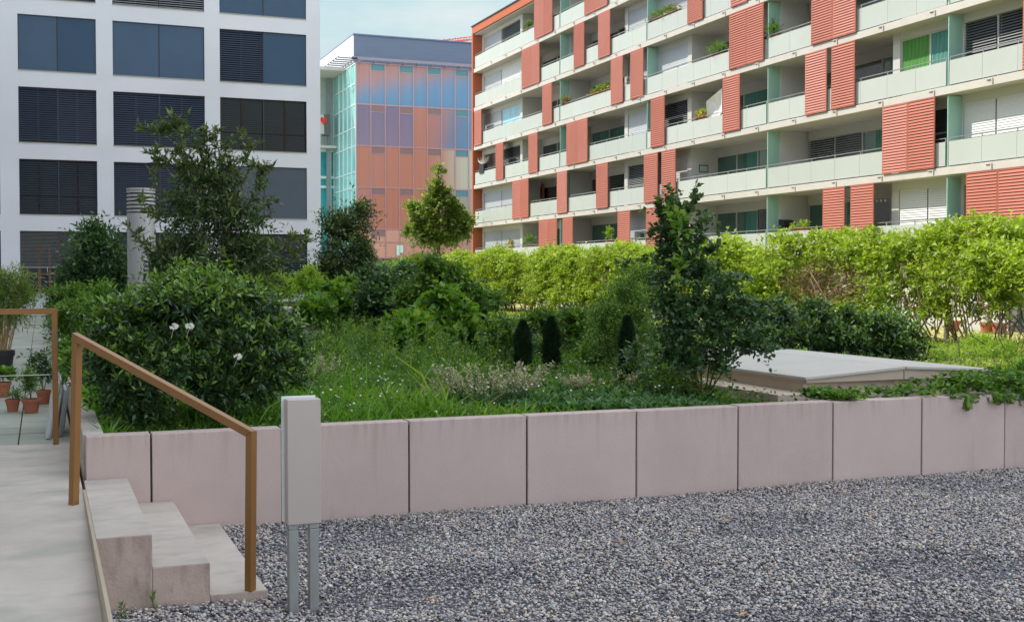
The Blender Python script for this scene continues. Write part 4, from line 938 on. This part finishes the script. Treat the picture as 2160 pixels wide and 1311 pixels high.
# ------------------------------------------------------------------ grass, ground cover, wild flowers
def in_blocks(X, Y):
    return ((X > bx0-.4) & (X < bx1+.06) & (Y > by0-.1) & (Y < by1+.15))
def grass():
    n = 120000; r = RG.random(n)
    dist = 9.1+(r**1.6)*28; ang = np.radians(RG.uniform(-2, 50, n)); Y = dist*.98; X = Y*np.tan(ang)
    X = np.clip(X, .45, 60); m = (X < 16.4) & (Y > 9.05) & ~in_blocks(X, Y); X=X[m];Y=Y[m];n=len(X)
    hn = .5+.5*np.sin(X*2.3+np.sin(Y*1.9)*1.5)*np.sin(Y*1.7+X*.9)
    h = (.05+.11*hn)*(.6+.8*RG.random(n)); h *= np.where(Y < 9.6, .7, 1); h *= np.where((X < 4.6) & (Y > 9.5) & (Y < 16), 1.5, 1); h *= np.where((X > 6.4) & (Y < 9.9), .45, 1); h *= np.where((X > 3.3) & (Y < 10.4), .55, 1); h *= np.where((X > 3.8) & (Y > 10) & (Y < 14.5), .45, 1)
    h = np.where(RG.random(n) < .02, h*2.2, h)
    th = RG.random(n)*6.283; lean = .15+.5*RG.random(n); w = .0045+.0006*Y
    d = np.stack([np.cos(th)*lean, np.sin(th)*lean, np.ones(n)], 1); s = np.stack([-np.sin(th+1), np.cos(th+1), 0*th], 1)
    P0 = np.stack([X, Y, np.full(n, ZS-.005)], 1); mid = P0+d*(h*.55)[:,None]; tip = P0+d*h[:,None]*np.array([1.7,1.7,.95])
    V = np.stack([P0, mid-s*w[:,None], tip, mid+s*w[:,None]], 1).reshape(-1,3); Q = np.arange(n*4).reshape(-1,4)
    kind(npmesh('grass', V, Q, L_GRASS, None, np.clip(.15+.5*hn+RG.normal(size=n)*.18+.45*(X > 11.6), 0, 1)), 'stuff')['label'] = 'uneven long green grass covering the raised bed'
grass()
def cover():
    n = 30000; r = RG.random(n); Y = 9.1+(r**1.5)*20; X = Y*np.tan(np.radians(RG.uniform(-1, 48, n))); X = np.clip(X, .45, 60)
    f = np.sin(X*3.1+1)*np.sin(Y*2.7+X)+np.sin(X*1.1-Y*1.3)*.8; m = (f > -.1) & (X < 15) & ~in_blocks(X, Y); X=X[m];Y=Y[m];n=len(X)
    P0 = np.stack([X, Y, ZS+.02+RG.random(n)*(.06+.08*(Y > 9.6))], 1); D = nrm(RG.normal(size=(n,3))*np.array([1,1,.3])+np.array([0,0,.35]))
    V,Q,A = leaves(P0, D, .05, .032, RG.random(n)*.9); kind(npmesh('ground_cover', V, Q, L_MID, None, A), 'stuff')['label'] = 'small leafy ground cover between the grasses'
    def weeds(name, label, mat, zones, nb, nl, leaf, hr, L0, up):
        bl = []
        for i in range(nb):
            z = random.choice(zones); p = at(random.uniform(z[0],z[1]), random.uniform(z[2],z[3]), Z=ZS)
            if p.y < 9.25 or in_blocks(p.x, p.y): continue
            h = random.uniform(*hr); w = random.uniform(.12,.30)*(1+.02*p.y); bl.append(((p.x,p.y,ZS+h*.5),(w,w,h*.55)))
        V,Q,A = crown(bl, nl, leaf, L=L0, per=9, inner=.05, up=up, spread=.6, zmin=ZS); o = kind(npmesh(name, V, Q, mat, None, A), 'stuff'); o['label'] = label
    weeds('meadow_weeds', 'mixed mid green weeds and herbs growing through the meadow', L_MID, [(640,900,690,790),(640,1040,700,860),(1020,1290,700,770),(1350,1480,720,860)], 210, 30000, (.055,.022), (.12,.42), .16, .7)
    weeds('feathery_weeds', 'bright feathery weeds in the grass behind the wall', L_OAK, [(690,960,720,860),(640,800,660,760)], 120, 26000, (.05,.010), (.10,.32), .18, 1.1)
    weeds('low_weeds', 'low bright carpet of weeds between the yews and the broad leaves', L_OAK, [(1090,1340,790,850)], 90, 9000, (.04,.02), (.05,.13), .08, .5)
    weeds('tall_weeds', 'taller dark leafy perennials between the shrubs', L_BLUE, [(1020,1260,690,770),(640,860,660,720),(1330,1420,740,830)], 60, 9000, (.07,.035), (.30,.60), .2, .6)
    # broad leaves close behind the wall, centre right
    L_=[]
    for i in range(330):
        px = random.uniform(1060,1500); p = at(px, random.uniform(820,868), Z=ZS+.05)
        if p.y < 9.07 or in_blocks(p.x, p.y): continue
        n = 12; a = RG.random(n)*6.28; D = nrm(np.stack([np.cos(a), np.sin(a), .5+RG.random(n)*.5], 1)); P0 = np.array([p.x,p.y,ZS])+D*.03
        L_.append(leaves(P0+np.array([0,0,.03]), D, .11, .055, RG.random(n)))
    V,Q,A = merge(L_); kind(npmesh('broad_leaf_cover', V, Q, L_HOSTA, None, A), 'stuff')['label'] = 'broad bluish leaves carpeting the bed edge behind the wall'
    L_ = []
    for i in range(520):
        z = random.choice(((640,860,695,800),(660,1000,700,830),(1020,1290,700,775),(1380,1440,740,840),(860,1060,740,800)))
        p = at(random.uniform(z[0],z[1]), random.uniform(z[2],z[3]), Z=ZS)
        if p.y < 9.4 or in_blocks(p.x, p.y): continue
        h = random.uniform(.22,.62)*(.8 if p.y < 12 else 1.1); e = p+Vector((random.uniform(-.12,.12), random.uniform(-.12,.12), h)); br = random.uniform(-.25,.35)
        L_.append(along([p, p.lerp(e,.5)+Vector((0,0,.02)), e], random.randint(14,30), random.choice(((.085,.022),(.06,.03),(.10,.012))), off=.008, up=.3, bright=br))
        sd_ = np.array([[.003+.0003*p.y,0,0]]); a = np.array([p[:]]); b = np.array([e[:]]); L_.append((np.concatenate([a-sd_,a+sd_,b+sd_*.4,b-sd_*.4]), np.arange(4).reshape(1,4), np.array([.3])))
    V,Q,A = merge(L_); kind(npmesh('tall_stalks', V, Q, L_MID, None, A), 'stuff')['label'] = 'upright leafy stalks rising out of the meadow'
    # wild flower heads on thin stems
    m = M(); w = M()
    for i in range(210):
        px = random.choice((random.uniform(640,1040), random.uniform(640,860), random.uniform(960,1420))); py = random.uniform(690,840)
        p = at(px, py, Z=ZS+.28)
        if p.y < 9.2 or p.y > 22 or in_blocks(p.x, p.y): continue
        h = random.uniform(.12,.36); q = Vector((p.x+random.uniform(-.05,.05), p.y, ZS+h)); r = random.uniform(.005,.010)*(1+.02*p.y)
        m.tube([(p.x,p.y,ZS), q], .0022, 3, cap=False)
        w.lathe(q, [(.001,-r*.7),(r,-r*.1),(r*.8,r*.5),(.001,r*.8)], 6)
    kind(w.build('wild_flowers', WFL), 'stuff')['label'] = 'tiny white flower heads scattered over the meadow'
    kind(m.build('flower_stems', mk('thin_stem',(.10,.18,.05),.7)), 'stuff')['label'] = 'thin stems carrying the tiny white flowers'
cover()
def plume(label, px, py, n, hh, w, Y_):
    p = at(px, py, Z=ZS); t = thing('plume_plant', label, 'plant', (p.x, p.y, ZS)); L_=[]; G_=[]; m = M()
    for i in range(n):
        a = random.uniform(-1,1); b = random.uniform(-1,1)*.5; q = Vector((p.x+a*w*.5, p.y+b*w*.5, ZS)); h = hh*random.uniform(.6,1.0)
        tp = q+Vector((a*w*.5, b*w*.4, h)); m.tube([q, q.lerp(tp,.5)+Vector((0,0,.02)), tp], [.003,.0025,.001], 3, cap=False)
        k = 34; f = .55+.45*RG.random(k); P0 = np.array(q[:])+np.outer(f, np.array((tp-q)[:]))+RG.normal(size=(k,3))*.008
        L_.append(leaves(P0, nrm(RG.normal(size=(k,3))+np.array([0,0,.6])), .030, .015, RG.random(k)))
        k = 20; f = .6*RG.random(k); P0 = np.array(q[:])+np.outer(f, np.array((tp-q)[:])); G_.append(leaves(P0, nrm(RG.normal(size=(k,3))+np.array([0,0,.5])), .055, .014, RG.random(k)))
    m.build('stem', bpy.data.materials['thin_stem'], t); V,Q,A = merge(L_); npmesh('plume', V, Q, L_PLUME, t, A); V,Q,A = merge(G_); npmesh('foliage', V, Q, L_BLUE, t, A)
plume('beige feathery flower plumes behind the wall left of the yews', 1035, 866, 70, .46, .56, 10)
plume('thin straw coloured plumes right beside the round bush', 674, 835, 26, .46, .26, 11)
plume('pale lilac flower spikes at the foot of the lone yew', 1270, 835, 30, .26, .45, 11)
plume('short pink flower spikes in the grass left of the beige plumes', 930, 860, 22, .22, .2, 10)
# ivy over the wall on the right
t = thing('ivy', 'ivy trailing over the top of the wall at the right', 'ivy', (8.5, 9.0, ZW)); L_=[]; st=M()
for i in range(440):
    px = random.choice((random.uniform(1745,1800), random.uniform(1850,2200), random.uniform(2000,2250), random.uniform(2040,2300))); x = at(px, 830, Y=9.02).x
    h = .05+.11*min(1, max(0, (px-1900)/150)); p = np.array([x, 9.0+random.uniform(-.14,.45), ZW+.01+random.random()*h])
    if random.random() < .10 and px > 1980: p = np.array([x, WY-.02, ZW-random.random()*.12])
    n = 9; L_.append(leaves(p+RG.normal(size=(n,3))*.03*np.array([1,1,.4]), nrm(RG.normal(size=(n,3))*np.array([1,1,.4])+np.array([0,0,.15])), .052, .045, np.clip(RG.random(n)*.9,0,1)))
V,Q,A = merge(L_); V[:,2] = np.where((V[:,1] > WY-.01) & (V[:,1] < WY+.17), np.maximum(V[:,2], ZW+.006), V[:,2]); npmesh('foliage', V, Q, L_OAK, t, A)
for i in range(14):
    x = random.uniform(7.6,9.6); pts=[Vector((x,9.05,ZW+.015))]
    for k in range(4): pts.append(pts[-1]+Vector((random.uniform(-.12,.12), random.uniform(-.04,.05), .004)))
    st.tube(pts, .003, 4)
st.build('stem', TWIG, t)
shrub('sunlit_weeds', 'yellow-green weeds in sunlight beyond the concrete shaft', 'weeds', [B(2040,760,50,24,14.6), B(2120,750,50,30,14.2), B(1985,760,30,26,14.4), B(2150,800,40,24,12.2), B(2200,770,50,40,13), B(2080,730,60,20,15.4)], 6500, (.06,.016), L_LIME, ZS, L=.2, per=9, inner=.1, up=.9, r0=.004)
shrub('sunlit_weeds', 'loose green weeds touching the right end of the concrete shaft', 'weeds', [B(2120,800,24,22,10.9), B(2155,790,30,24,11)], 1100, (.05,.02), L_OAK, ZS, L=.16, per=9, inner=.1, up=.9, r0=.004)
# ------------------------------------------------------------------ pots on the path
def pot(c, r, h, mat, parent, name='pot'):
    M().lathe(c, [(.001,.004),(r*.68,0),(r*.92,h*.78),(r*1.02,h*.78),(r*1.04,h),(r*.92,h),(r*.88,h*.85)], 24).build(name, mat, parent, smooth=False)
    M().lathe(c, [(.001,h*.86),(r*.9,h*.86)], 24).build('soil', SOIL, parent)
def potted(label, px, py, wpx, hpx, fol, Z=.40, mat=TERRA, name='potted_plant', grp=None):
    p = at(px, py, Z=Z); s = pxm(px, p.y); r = wpx*s/2; h = hpx*s
    t = thing(name, label, 'potted plant', tuple(p), grp); pot(p, r, h, mat, t)
    bl = [((p.x+dx*s, p.y, p.z+h+dz*s), (rx*s, rx*s, rz_*s)) for dx, dz, rx, rz_ in fol['b']]
    st = M()
    for c, r_ in bl: st.tube([(p.x,p.y,p.z+h*.8), c], [.006,.003], 5)
    st.build('stem', fol.get('st', TWIG), t)
    V,Q,A = crown(bl, fol['n'], fol['leaf'], L=fol.get('L',.08), per=7, inner=.1, up=fol.get('up',.5), zmin=p.z+h*.5); npmesh('foliage', V, Q, fol['m'], t, A); return t
G='terracotta pots on the slab path'
potted('small terracotta pot with a low sprout on the path', 27, 867, 30, 26, dict(b=[(0,8,14,8)], n=180, leaf=(.05,.014), m=L_MID, up=.6), grp=G)
potted('terracotta pot with feathery green herb beside the leaning boards', 66, 870, 38, 30, dict(b=[(0,18,20,22),(-6,40,14,16)], n=900, leaf=(.05,.009), m=L_MID, up=1.2, L=.14), grp=G)
potted('terracotta pot with round leaved plant at the left picture edge', 5, 837, 36, 32, dict(b=[(4,14,24,14)], n=300, leaf=(.06,.04), m=L_OAK), grp=G)
potted('terracotta pot with grey-blue eucalyptus like shrub behind the herb', 92, 852, 30, 30, dict(b=[(-4,45,22,26),(-14,62,16,12),(6,24,14,16)], n=520, leaf=(.045,.032), m=L_BLUE, L=.14), grp=G)
# bamboo in black planter
p = at(8, 790, Z=.40); s = pxm(8, p.y)
t = thing('potted_bamboo', 'bamboo with tan canes in a tall black planter on the path', 'potted plant', tuple(p))
pot(p, 22*s, 52*s, BLK, t, 'planter'); m = M()
for i in range(34):
    a = random.uniform(0,6.28); r = random.random()*15*s; q = Vector((p.x+math.cos(a)*r, p.y+math.sin(a)*r, p.z+45*s)); e = q+Vector((math.cos(a)*18*s+random.uniform(-10,22)*s, math.sin(a)*12*s, random.uniform(90,165)*s))
    m.tube([q, q.lerp(e,.5)+Vector((0,0,.03)), e], [.006,.005,.002], 5)
m.build('canes', BAMB, t); s2=s
bl = [((p.x+dx*s, p.y, p.z+dz*s), (rx*s, rx*s*.7, rz_*s)) for dx, dz, rx, rz_ in ((20,190,45,35),(-20,180,50,45),(42,165,28,30),(10,145,50,30),(25,115,28,22),(-30,120,40,40))]
V,Q,A = crown(bl, 4200, (.115,.015), L=.2, per=8, inner=.1, up=.1, spread=.7, tipglow=.4); npmesh('foliage', V, Q, L_BAMB, t, A)
# folded boards leaning on the side wall
def board(label, x0, x1, y0, y1, h, mat, lean):
    t = thing('folded_board', label, 'board', (x0, y0, .40), 'folded boards leaning on the side wall')
    b = M().hexa([(x0,y0,.405),(x0+.03,y0,.405),(x0+.03,y1,.405),(x0,y1,.405),(x0+lean,y0,.405+h),(x0+.03+lean,y0,.405+h),(x0+.03+lean,y1,.405+h),(x0+lean,y1,.405+h)]).build('panel', mat, t, bevel=.006)
    m = M(); e=.012
    for a in (y0+e, y1-e): m.tube([(x0+.04,a,.41),(x0+.04+lean,a,.40+h+.02)], .012, 8)
    m.tube([(x0+.04+lean,y0+e,.40+h+.02),(x0+.04+lean,y1-e,.40+h+.02)], .012, 8); m.build('frame', RAIL, t)
board('white folded table top leaning on the side wall, the front one', .02, .05, 11.35, 12.2, .50, mk('board_white',(.62,.62,.64),.5), .09)
board('grey folded panel with metal frame leaning behind the white one', .12, .15, 11.5, 12.1, .42, mk('board_grey',(.30,.32,.32),.5), .06)
# ------------------------------------------------------------------ small things on the gravel
for px, py, lab in ((925,1265,'orange dry leaf on the gravel near the lower centre'), (1558,1301,'yellow dry leaf at the bottom edge of the gravel'), (1322,1147,'curled tan leaf on the gravel under the fourth wall panel'), (1537,1101,'small tan leaf on the gravel close to the wall')):
    p = at(px, py, Z=.03); a = random.uniform(0,3); d = Vector((math.cos(a), math.sin(a), .12)); s_ = Vector((-math.sin(a), math.cos(a), 0)); m = M()
    pts = [(0,0),(.012,.25),(.014,.55),(.008,.8),(0,1)]; L0 = .075
    for (w0,f0),(w1,f1) in zip(pts[:-1], pts[1:]):
        for sg in (-1,1): m.quad(p+d*L0*f0+Vector((0,0,.006*math.sin(f0*3))), p+d*L0*f1+Vector((0,0,.006*math.sin(f1*3))), p+d*L0*f1+s_*w1*sg+Vector((0,0,.012)), p+d*L0*f0+s_*w0*sg+Vector((0,0,.012)))
    o = m.build('fallen_leaf', mk('fallen_leaf_tan',(.50,.28,.10),.7)); tag(o, lab, 'leaf', 'dry leaves on the gravel')
p = at(410,1284,Z=.03); m = M(); pr=[]
m.lathe((p.x,p.y,p.z), [(.001,-.012),(.022,-.008),(.030,.002),(.024,.013),(.010,.018),(.001,.019)], 14)
o = m.build('flat_stone', mk('stone_grey',(.30,.31,.31),.7), smooth=True); o.scale = (1,1,1); tag(o, 'large flat grey stone lying by the lowest step', 'stone')
for px, py, lab in ((256,1295,'tiny upright weed in the gravel next to the edging strip'), (322,1272,'tiny upright weed in the gravel below the top step')):
    p = at(px, py+12, Z=.02); t = thing('gravel_weed', lab, 'weed', tuple(p), 'weeds growing in the gravel'); n = 34
    f = RG.random(n); P0 = np.array(p[:])+np.stack([RG.normal(size=n)*.006, RG.normal(size=n)*.006, f*.085], 1)
    V,Q,A = leaves(P0, nrm(np.stack([RG.normal(size=n), RG.normal(size=n), np.full(n,1.2)], 1)), .030, .007, RG.random(n)); npmesh('foliage', V, Q, L_OAK, t, A)
    M().tube([p, p+Vector((0,0,.09))], .0018, 5).build('stem', bpy.data.materials['thin_stem'], t)
p = at(237,1262,Z=.03)
# ------------------------------------------------------------------ things on the balconies
def bplant(label, px, k, w, h, n, mat, x=AX+.16, flowers=None, leaf=(.16,.06), up=.5):
    p = at(px, 500, X=x); y = p.y; zf = ZK[k-1]+.27; t = thing('balcony_plant', label, 'plant', (x, y, zf+.75), 'plants on the balconies')
    M().box(x-.09, x+.09, y-w*.5, y+w*.5, zf+.82, zf+1.0).build('planter', TERRA, t)
    V,Q,A = crown([((x,y,zf+1.0+h*.4), (.16,w*.5,h*.6))], n, leaf, L=.22, per=7, inner=.1, up=up); npmesh('foliage', V, Q, mat, t, A)
    if flowers:
        m = M(); nf = 130
        P0 = np.array([x-.12,y,zf+1.0])+np.stack([RG.uniform(-.12,.12,nf), RG.uniform(-.5,.5,nf)*w, RG.random(nf)*h*.85], 1)
        V,Q,A = leaves(P0, rsph(nf), .07, .06, RG.random(nf)); kind(npmesh('flowers', V, Q, flowers, t, A), 'stuff')
        for i in range(0):
            q = Vector((x-.12+random.uniform(-.1,.1), y+random.uniform(-.5,.5)*w, zf+1.0+random.random()*h*.8)); m.lathe(q, [(.001,-.04),(.05,0),(.001,.04)], 6)
PINK = mk('flower_red',(.55,.10,.10),.6); YEL = mk('flower_orange',(.70,.38,.06),.6)
bplant('trailing green plant on the top floor balcony at the far end', 1114, 6, 1.6, .45, 330, L_MID)
bplant('orange and red flower box on the fourth storey balcony', 1270, 4, 3.0, .35, 420, L_OAK, flowers=YEL)
bplant('small potted shrub on the fourth storey beside the mint divider', 1195, 4, .9, .45, 200, L_OAK, flowers=PINK)
bplant('long row of pots on the fifth storey railing', 1400, 5, 3.6, .35, 500, L_OAK, flowers=PINK)
bplant('spiky palm like plant on the fourth storey balcony', 1510, 4, 1.2, .40, 160, L_OAK, leaf=(.40,.03), up=.9)
bplant('bushy plant behind the railing right of the double red shutter', 1625, 4, 1.1, .42, 180, L_MID, leaf=(.30,.04), up=.7)
bplant('small yellow flower pot on the third storey next to the white parasol', 1480, 3, .9, .40, 140, L_LIME, flowers=YEL)
bplant('green potted palm on the lowest balcony at the far end', 1117, 1, .9, .55, 150, L_OAK, leaf=(.40,.05), up=.9)
bplant('orange flowering pot on the lowest balcony', 1078, 1, 1.0, .40, 150, L_OAK, flowers=YEL)
bplant('tall bushy pot plant on the lowest balcony between the shutters', 1285, 1, .7, .75, 200, L_LIME)
bplant('low trough of herbs on the lowest balcony beside the barbecue', 1688, 1, 1.3, .22, 140, L_LIME)
# hanging dark planter far end, storey 3
y = yof(1017); z = ZK[2]+.27
t = thing('hanging_planter', 'dark planter with white twigs on the third storey far end', 'planter', (AX+.1,y,z+.5))
M().box(AX-.06,AX+.25,y-.45,y+.45,z+.75,z+1.4).build('planter', BLK, t); m = M()
for i in range(40): a=random.uniform(-.9,.9); m.tube([(AX+.1,y+a*.4,z+1.4),(AX+.1+random.uniform(-.2,.2),y+a,z+1.4+random.uniform(.2,.55))], .012, 3)
m.build('twigs', WFL, t)
# white parasol folded sideways
y0 = yof(1520); y1 = yof(1491); z = ZK[2]
t = thing('parasol', 'white parasol tilted on its side above the third storey balcony', 'parasol', (AX+.3,y0,z+.3))
a, b, c_, d_ = at(1523,186,X=AX-.02), at(1523,238,X=AX-.02), at(1512,251,X=AX+.35), at(1490,214,X=AX-.02); e_ = at(1492,252,X=AX+.25)
apex = (a+b+c_+d_)/4+Vector((.25,0,.1)); m = M(); ring = [a,b,c_,e_,d_]
for p_, q_ in zip(ring, ring[1:]+ring[:1]): m.quad(p_, q_, apex)
cl = m.build('canopy', mk('parasol_white',(.82,.82,.80),.7), t); sm = cl.modifiers.new('s','SOLIDIFY'); sm.thickness = .01
M().tube([(AX+.5,a.y+.4,z+.28),tuple(apex)], .02, 8).build('pole', RAIL, t)
# barbecue
p = at(1653, 470, X=AX+.9); z = ZK[0]+.27
t = thing('barbecue', 'black covered kettle barbecue on the lowest balcony', 'barbecue', (p.x,p.y,z))
M().box(p.x-.3,p.x+.3,p.y-.5,p.y+.5,z+.85,z+1.15).build('body', BLK, t, bevel=.04)
m = M(); 
for i in range(9):
    a0 = math.pi*i/8; m.v += [(p.x-.3, p.y-.5*math.cos(a0), z+1.17+.32*math.sin(a0)), (p.x+.3, p.y-.5*math.cos(a0), z+1.17+.32*math.sin(a0))]
for i in range(8): m.f.append((2*i,2*i+1,2*i+3,2*i+2))
m.f += [tuple(range(0,18,2)), tuple(range(17,0,-2))]; m.build('lid', BLK, t)
m = M(); 
for dx in (-.25,.25):
    for dy in (-.4,.4): m.tube([(p.x+dx,p.y+dy,z),(p.x+dx,p.y+dy,z+.85)], .02, 6)
m.build('legs', DFRAME, t)
p = at(1484, 356, X=AX+1.95)
# picture frame on balcony side wall (second storey)
yw = 51.9; q = at(1484, 356, Y=yw-.02)
t = thing('picture_frame', 'small dark green picture frame on the second storey balcony wall', 'picture', (q.x, q.y, q.z))
m = M().box(q.x-.26,q.x-.22,q.y-.03,q.y,q.z-.18,q.z+.18).box(q.x+.22,q.x+.26,q.y-.03,q.y,q.z-.18,q.z+.18).box(q.x-.22,q.x+.22,q.y-.03,q.y,q.z+.14,q.z+.18).box(q.x-.22,q.x+.22,q.y-.03,q.y,q.z-.18,q.z-.14)
m.build('frame', mk('frame_green',(.02,.12,.10),.5), t); M().box(q.x-.22,q.x+.22,q.y-.012,q.y-.002,q.z-.14,q.z+.14).build('picture', GRD, t)
q = at(1125, 406, X=AX+1.4)
t = thing('wall_clock', 'square red wall panel with a dark round disc on the second storey', 'wall decoration', (AX+2.3, q.y, q.z))
M().box(AX+1.90,AX+1.95,q.y-.6,q.y+.6,q.z-.55,q.z+.55).build('board', mk('board_red',(.45,.10,.05),.6), t)
m=M(); m.lathe((0,0,0),[(.001,0),(.38,0),(.38,.03),(.001,.03)],20); m.v=[(AX+1.895-z_,q.y+x_,q.z+y_) for x_,y_,z_ in m.v]; m.build('disc', BLK, t)
# string of lights, lowest storey
m = M(); pts=[]
for i in range(15):
    f=i/14; y=40.5-f*3.2; pts.append(Vector((AX+.4+.2*f,y,ZK[1]-.12-.45*f-.25*math.sin(f*3.14)*.5)))
t = thing('light_string', 'drooping string of pale festoon bulbs on the lowest balcony', 'string lights', tuple(pts[0])); m.tube(pts,.008,4); m.build('cable', DFRAME, t)
m = M(); [m.lathe(p_-Vector((0,0,.07)),[(.001,-.05),(.045,0),(.001,.05)],8) for p_ in pts]; m.build('bulbs', WFL, t)
# terracotta pots seen under the hedge by the building
for i,(px,py) in enumerate(((2083,678),(2108,680),(2010,684))):
    p = at(px,py,X=AX-1.0); t = thing('patio_pot', ('first','second','third')[i]+' patio pot from the right seen under the hedge' if i<0 else ('terracotta pot on the patio beside its twin','terracotta pot on the patio, right of its twin','terracotta bowl on the patio behind the wooden stake')[i], 'pot', (p.x,p.y,0)); pot((p.x,p.y,0), .25, .36, TERRA, t)
# ------------------------------------------------------------------ light and camera
sc = bpy.context.scene
SV = Vector((-.495,.411,.766)).normalized()
sd = bpy.data.lights.new('sun', 'SUN'); sd.energy = 4.0; sd.angle = R(.53); sd.color = (1,.93,.81)
so = bpy.data.objects.new('sun', sd); C.objects.link(so); so.rotation_mode = 'QUATERNION'; so.rotation_quaternion = SV.to_track_quat('Z','Y'); so.location = (-20,20,40)
w = bpy.data.worlds.new('World'); sc.world = w; w.use_nodes = True; nt = w.node_tree; N = nt.nodes; L = nt.links
bg = N['Background']; sky = N.new('ShaderNodeTexSky'); sky.sky_type = 'NISHITA'; sky.sun_disc = False
sky.sun_elevation = math.asin(SV.z); sky.sun_rotation = math.atan2(SV.x, SV.y); sky.air_density = 1.0; sky.dust_density = 1.2; sky.ozone_density = 1.0
tc = N.new('ShaderNodeTexCoord'); mp = N.new('ShaderNodeMapping'); mp.inputs['Scale'].default_value = (1,1,3); L.new(tc.outputs['Generated'], mp.inputs[0])
def noise(sc_, lo, hi, c0, c1):
    cn = N.new('ShaderNodeTexNoise'); cn.inputs['Scale'].default_value = sc_; cn.inputs['Detail'].default_value = 8; cn.inputs['Roughness'].default_value = .6; L.new(mp.outputs[0], cn.inputs[0])
    cr = N.new('ShaderNodeValToRGB'); cr.color_ramp.elements[0].position = lo; cr.color_ramp.elements[1].position = hi
    cr.color_ramp.elements[0].color = (c0,c0,c0,1); cr.color_ramp.elements[1].color = (c1,c1,c1,1); L.new(cn.outputs['Fac'], cr.inputs[0]); return cr.outputs[0]
def mix(f, a, b):
    mx = N.new('ShaderNodeMix'); mx.data_type = 'RGBA'
    L.new(f, mx.inputs[0])
    for i_, v in ((6,a),(7,b)):
        if isinstance(v, tuple): mx.inputs[i_].default_value = (*v, 1)
        else: L.new(v, mx.inputs[i_])
    return mx.outputs[2]
def mrange(x, a, b):
    n = N.new('ShaderNodeMapRange'); n.interpolation_type = 'SMOOTHSTEP'; n.inputs[1].default_value = a; n.inputs[2].default_value = b; L.new(x, n.inputs[0]); return n.outputs[0]
sx = N.new('ShaderNodeSeparateXYZ'); L.new(tc.outputs['Generated'], sx.inputs[0])
fill_cloud = mix(noise(2.2, .40, .62, .35, 1), sky.outputs[0], (8.2,8.8,9.4))     # unseen bright cloud added overhead and behind to lift the shade
clear = mix(mrange(sx.outputs[2], .04, .36), (3.1,3.55,3.6), (2.1,3.25,3.55)) # pale clear strip in front
clear = mix(noise(3.4, .50, .68, 0, .8), clear, (3.9,4.0,4.0))
mu = N.new('ShaderNodeMath'); mu.operation = 'MULTIPLY'; L.new(mrange(sx.outputs[1], .35, .70), mu.inputs[0]); L.new(mrange(sx.outputs[2], .62, .38), mu.inputs[1])
L.new(mix(mu.outputs[0], fill_cloud, clear), bg.inputs[0]); bg.inputs[1].default_value = .15
cd = bpy.data.cameras.new('camera'); co = bpy.data.objects.new('camera', cd); C.objects.link(co); sc.camera = co
co.location = (0,0,H); co.rotation_euler = (R(90)-PT, 0, -YAW); cd.sensor_width = 36; cd.lens = F/2160*36; cd.clip_end = 2000; cd.clip_start = .1
sc.view_settings.view_transform = 'Standard'; sc.view_settings.look = 'None'; sc.view_settings.exposure = .62; sc.view_settings.gamma = 1
sc.render.resolution_x = 1024; sc.render.resolution_y = 621
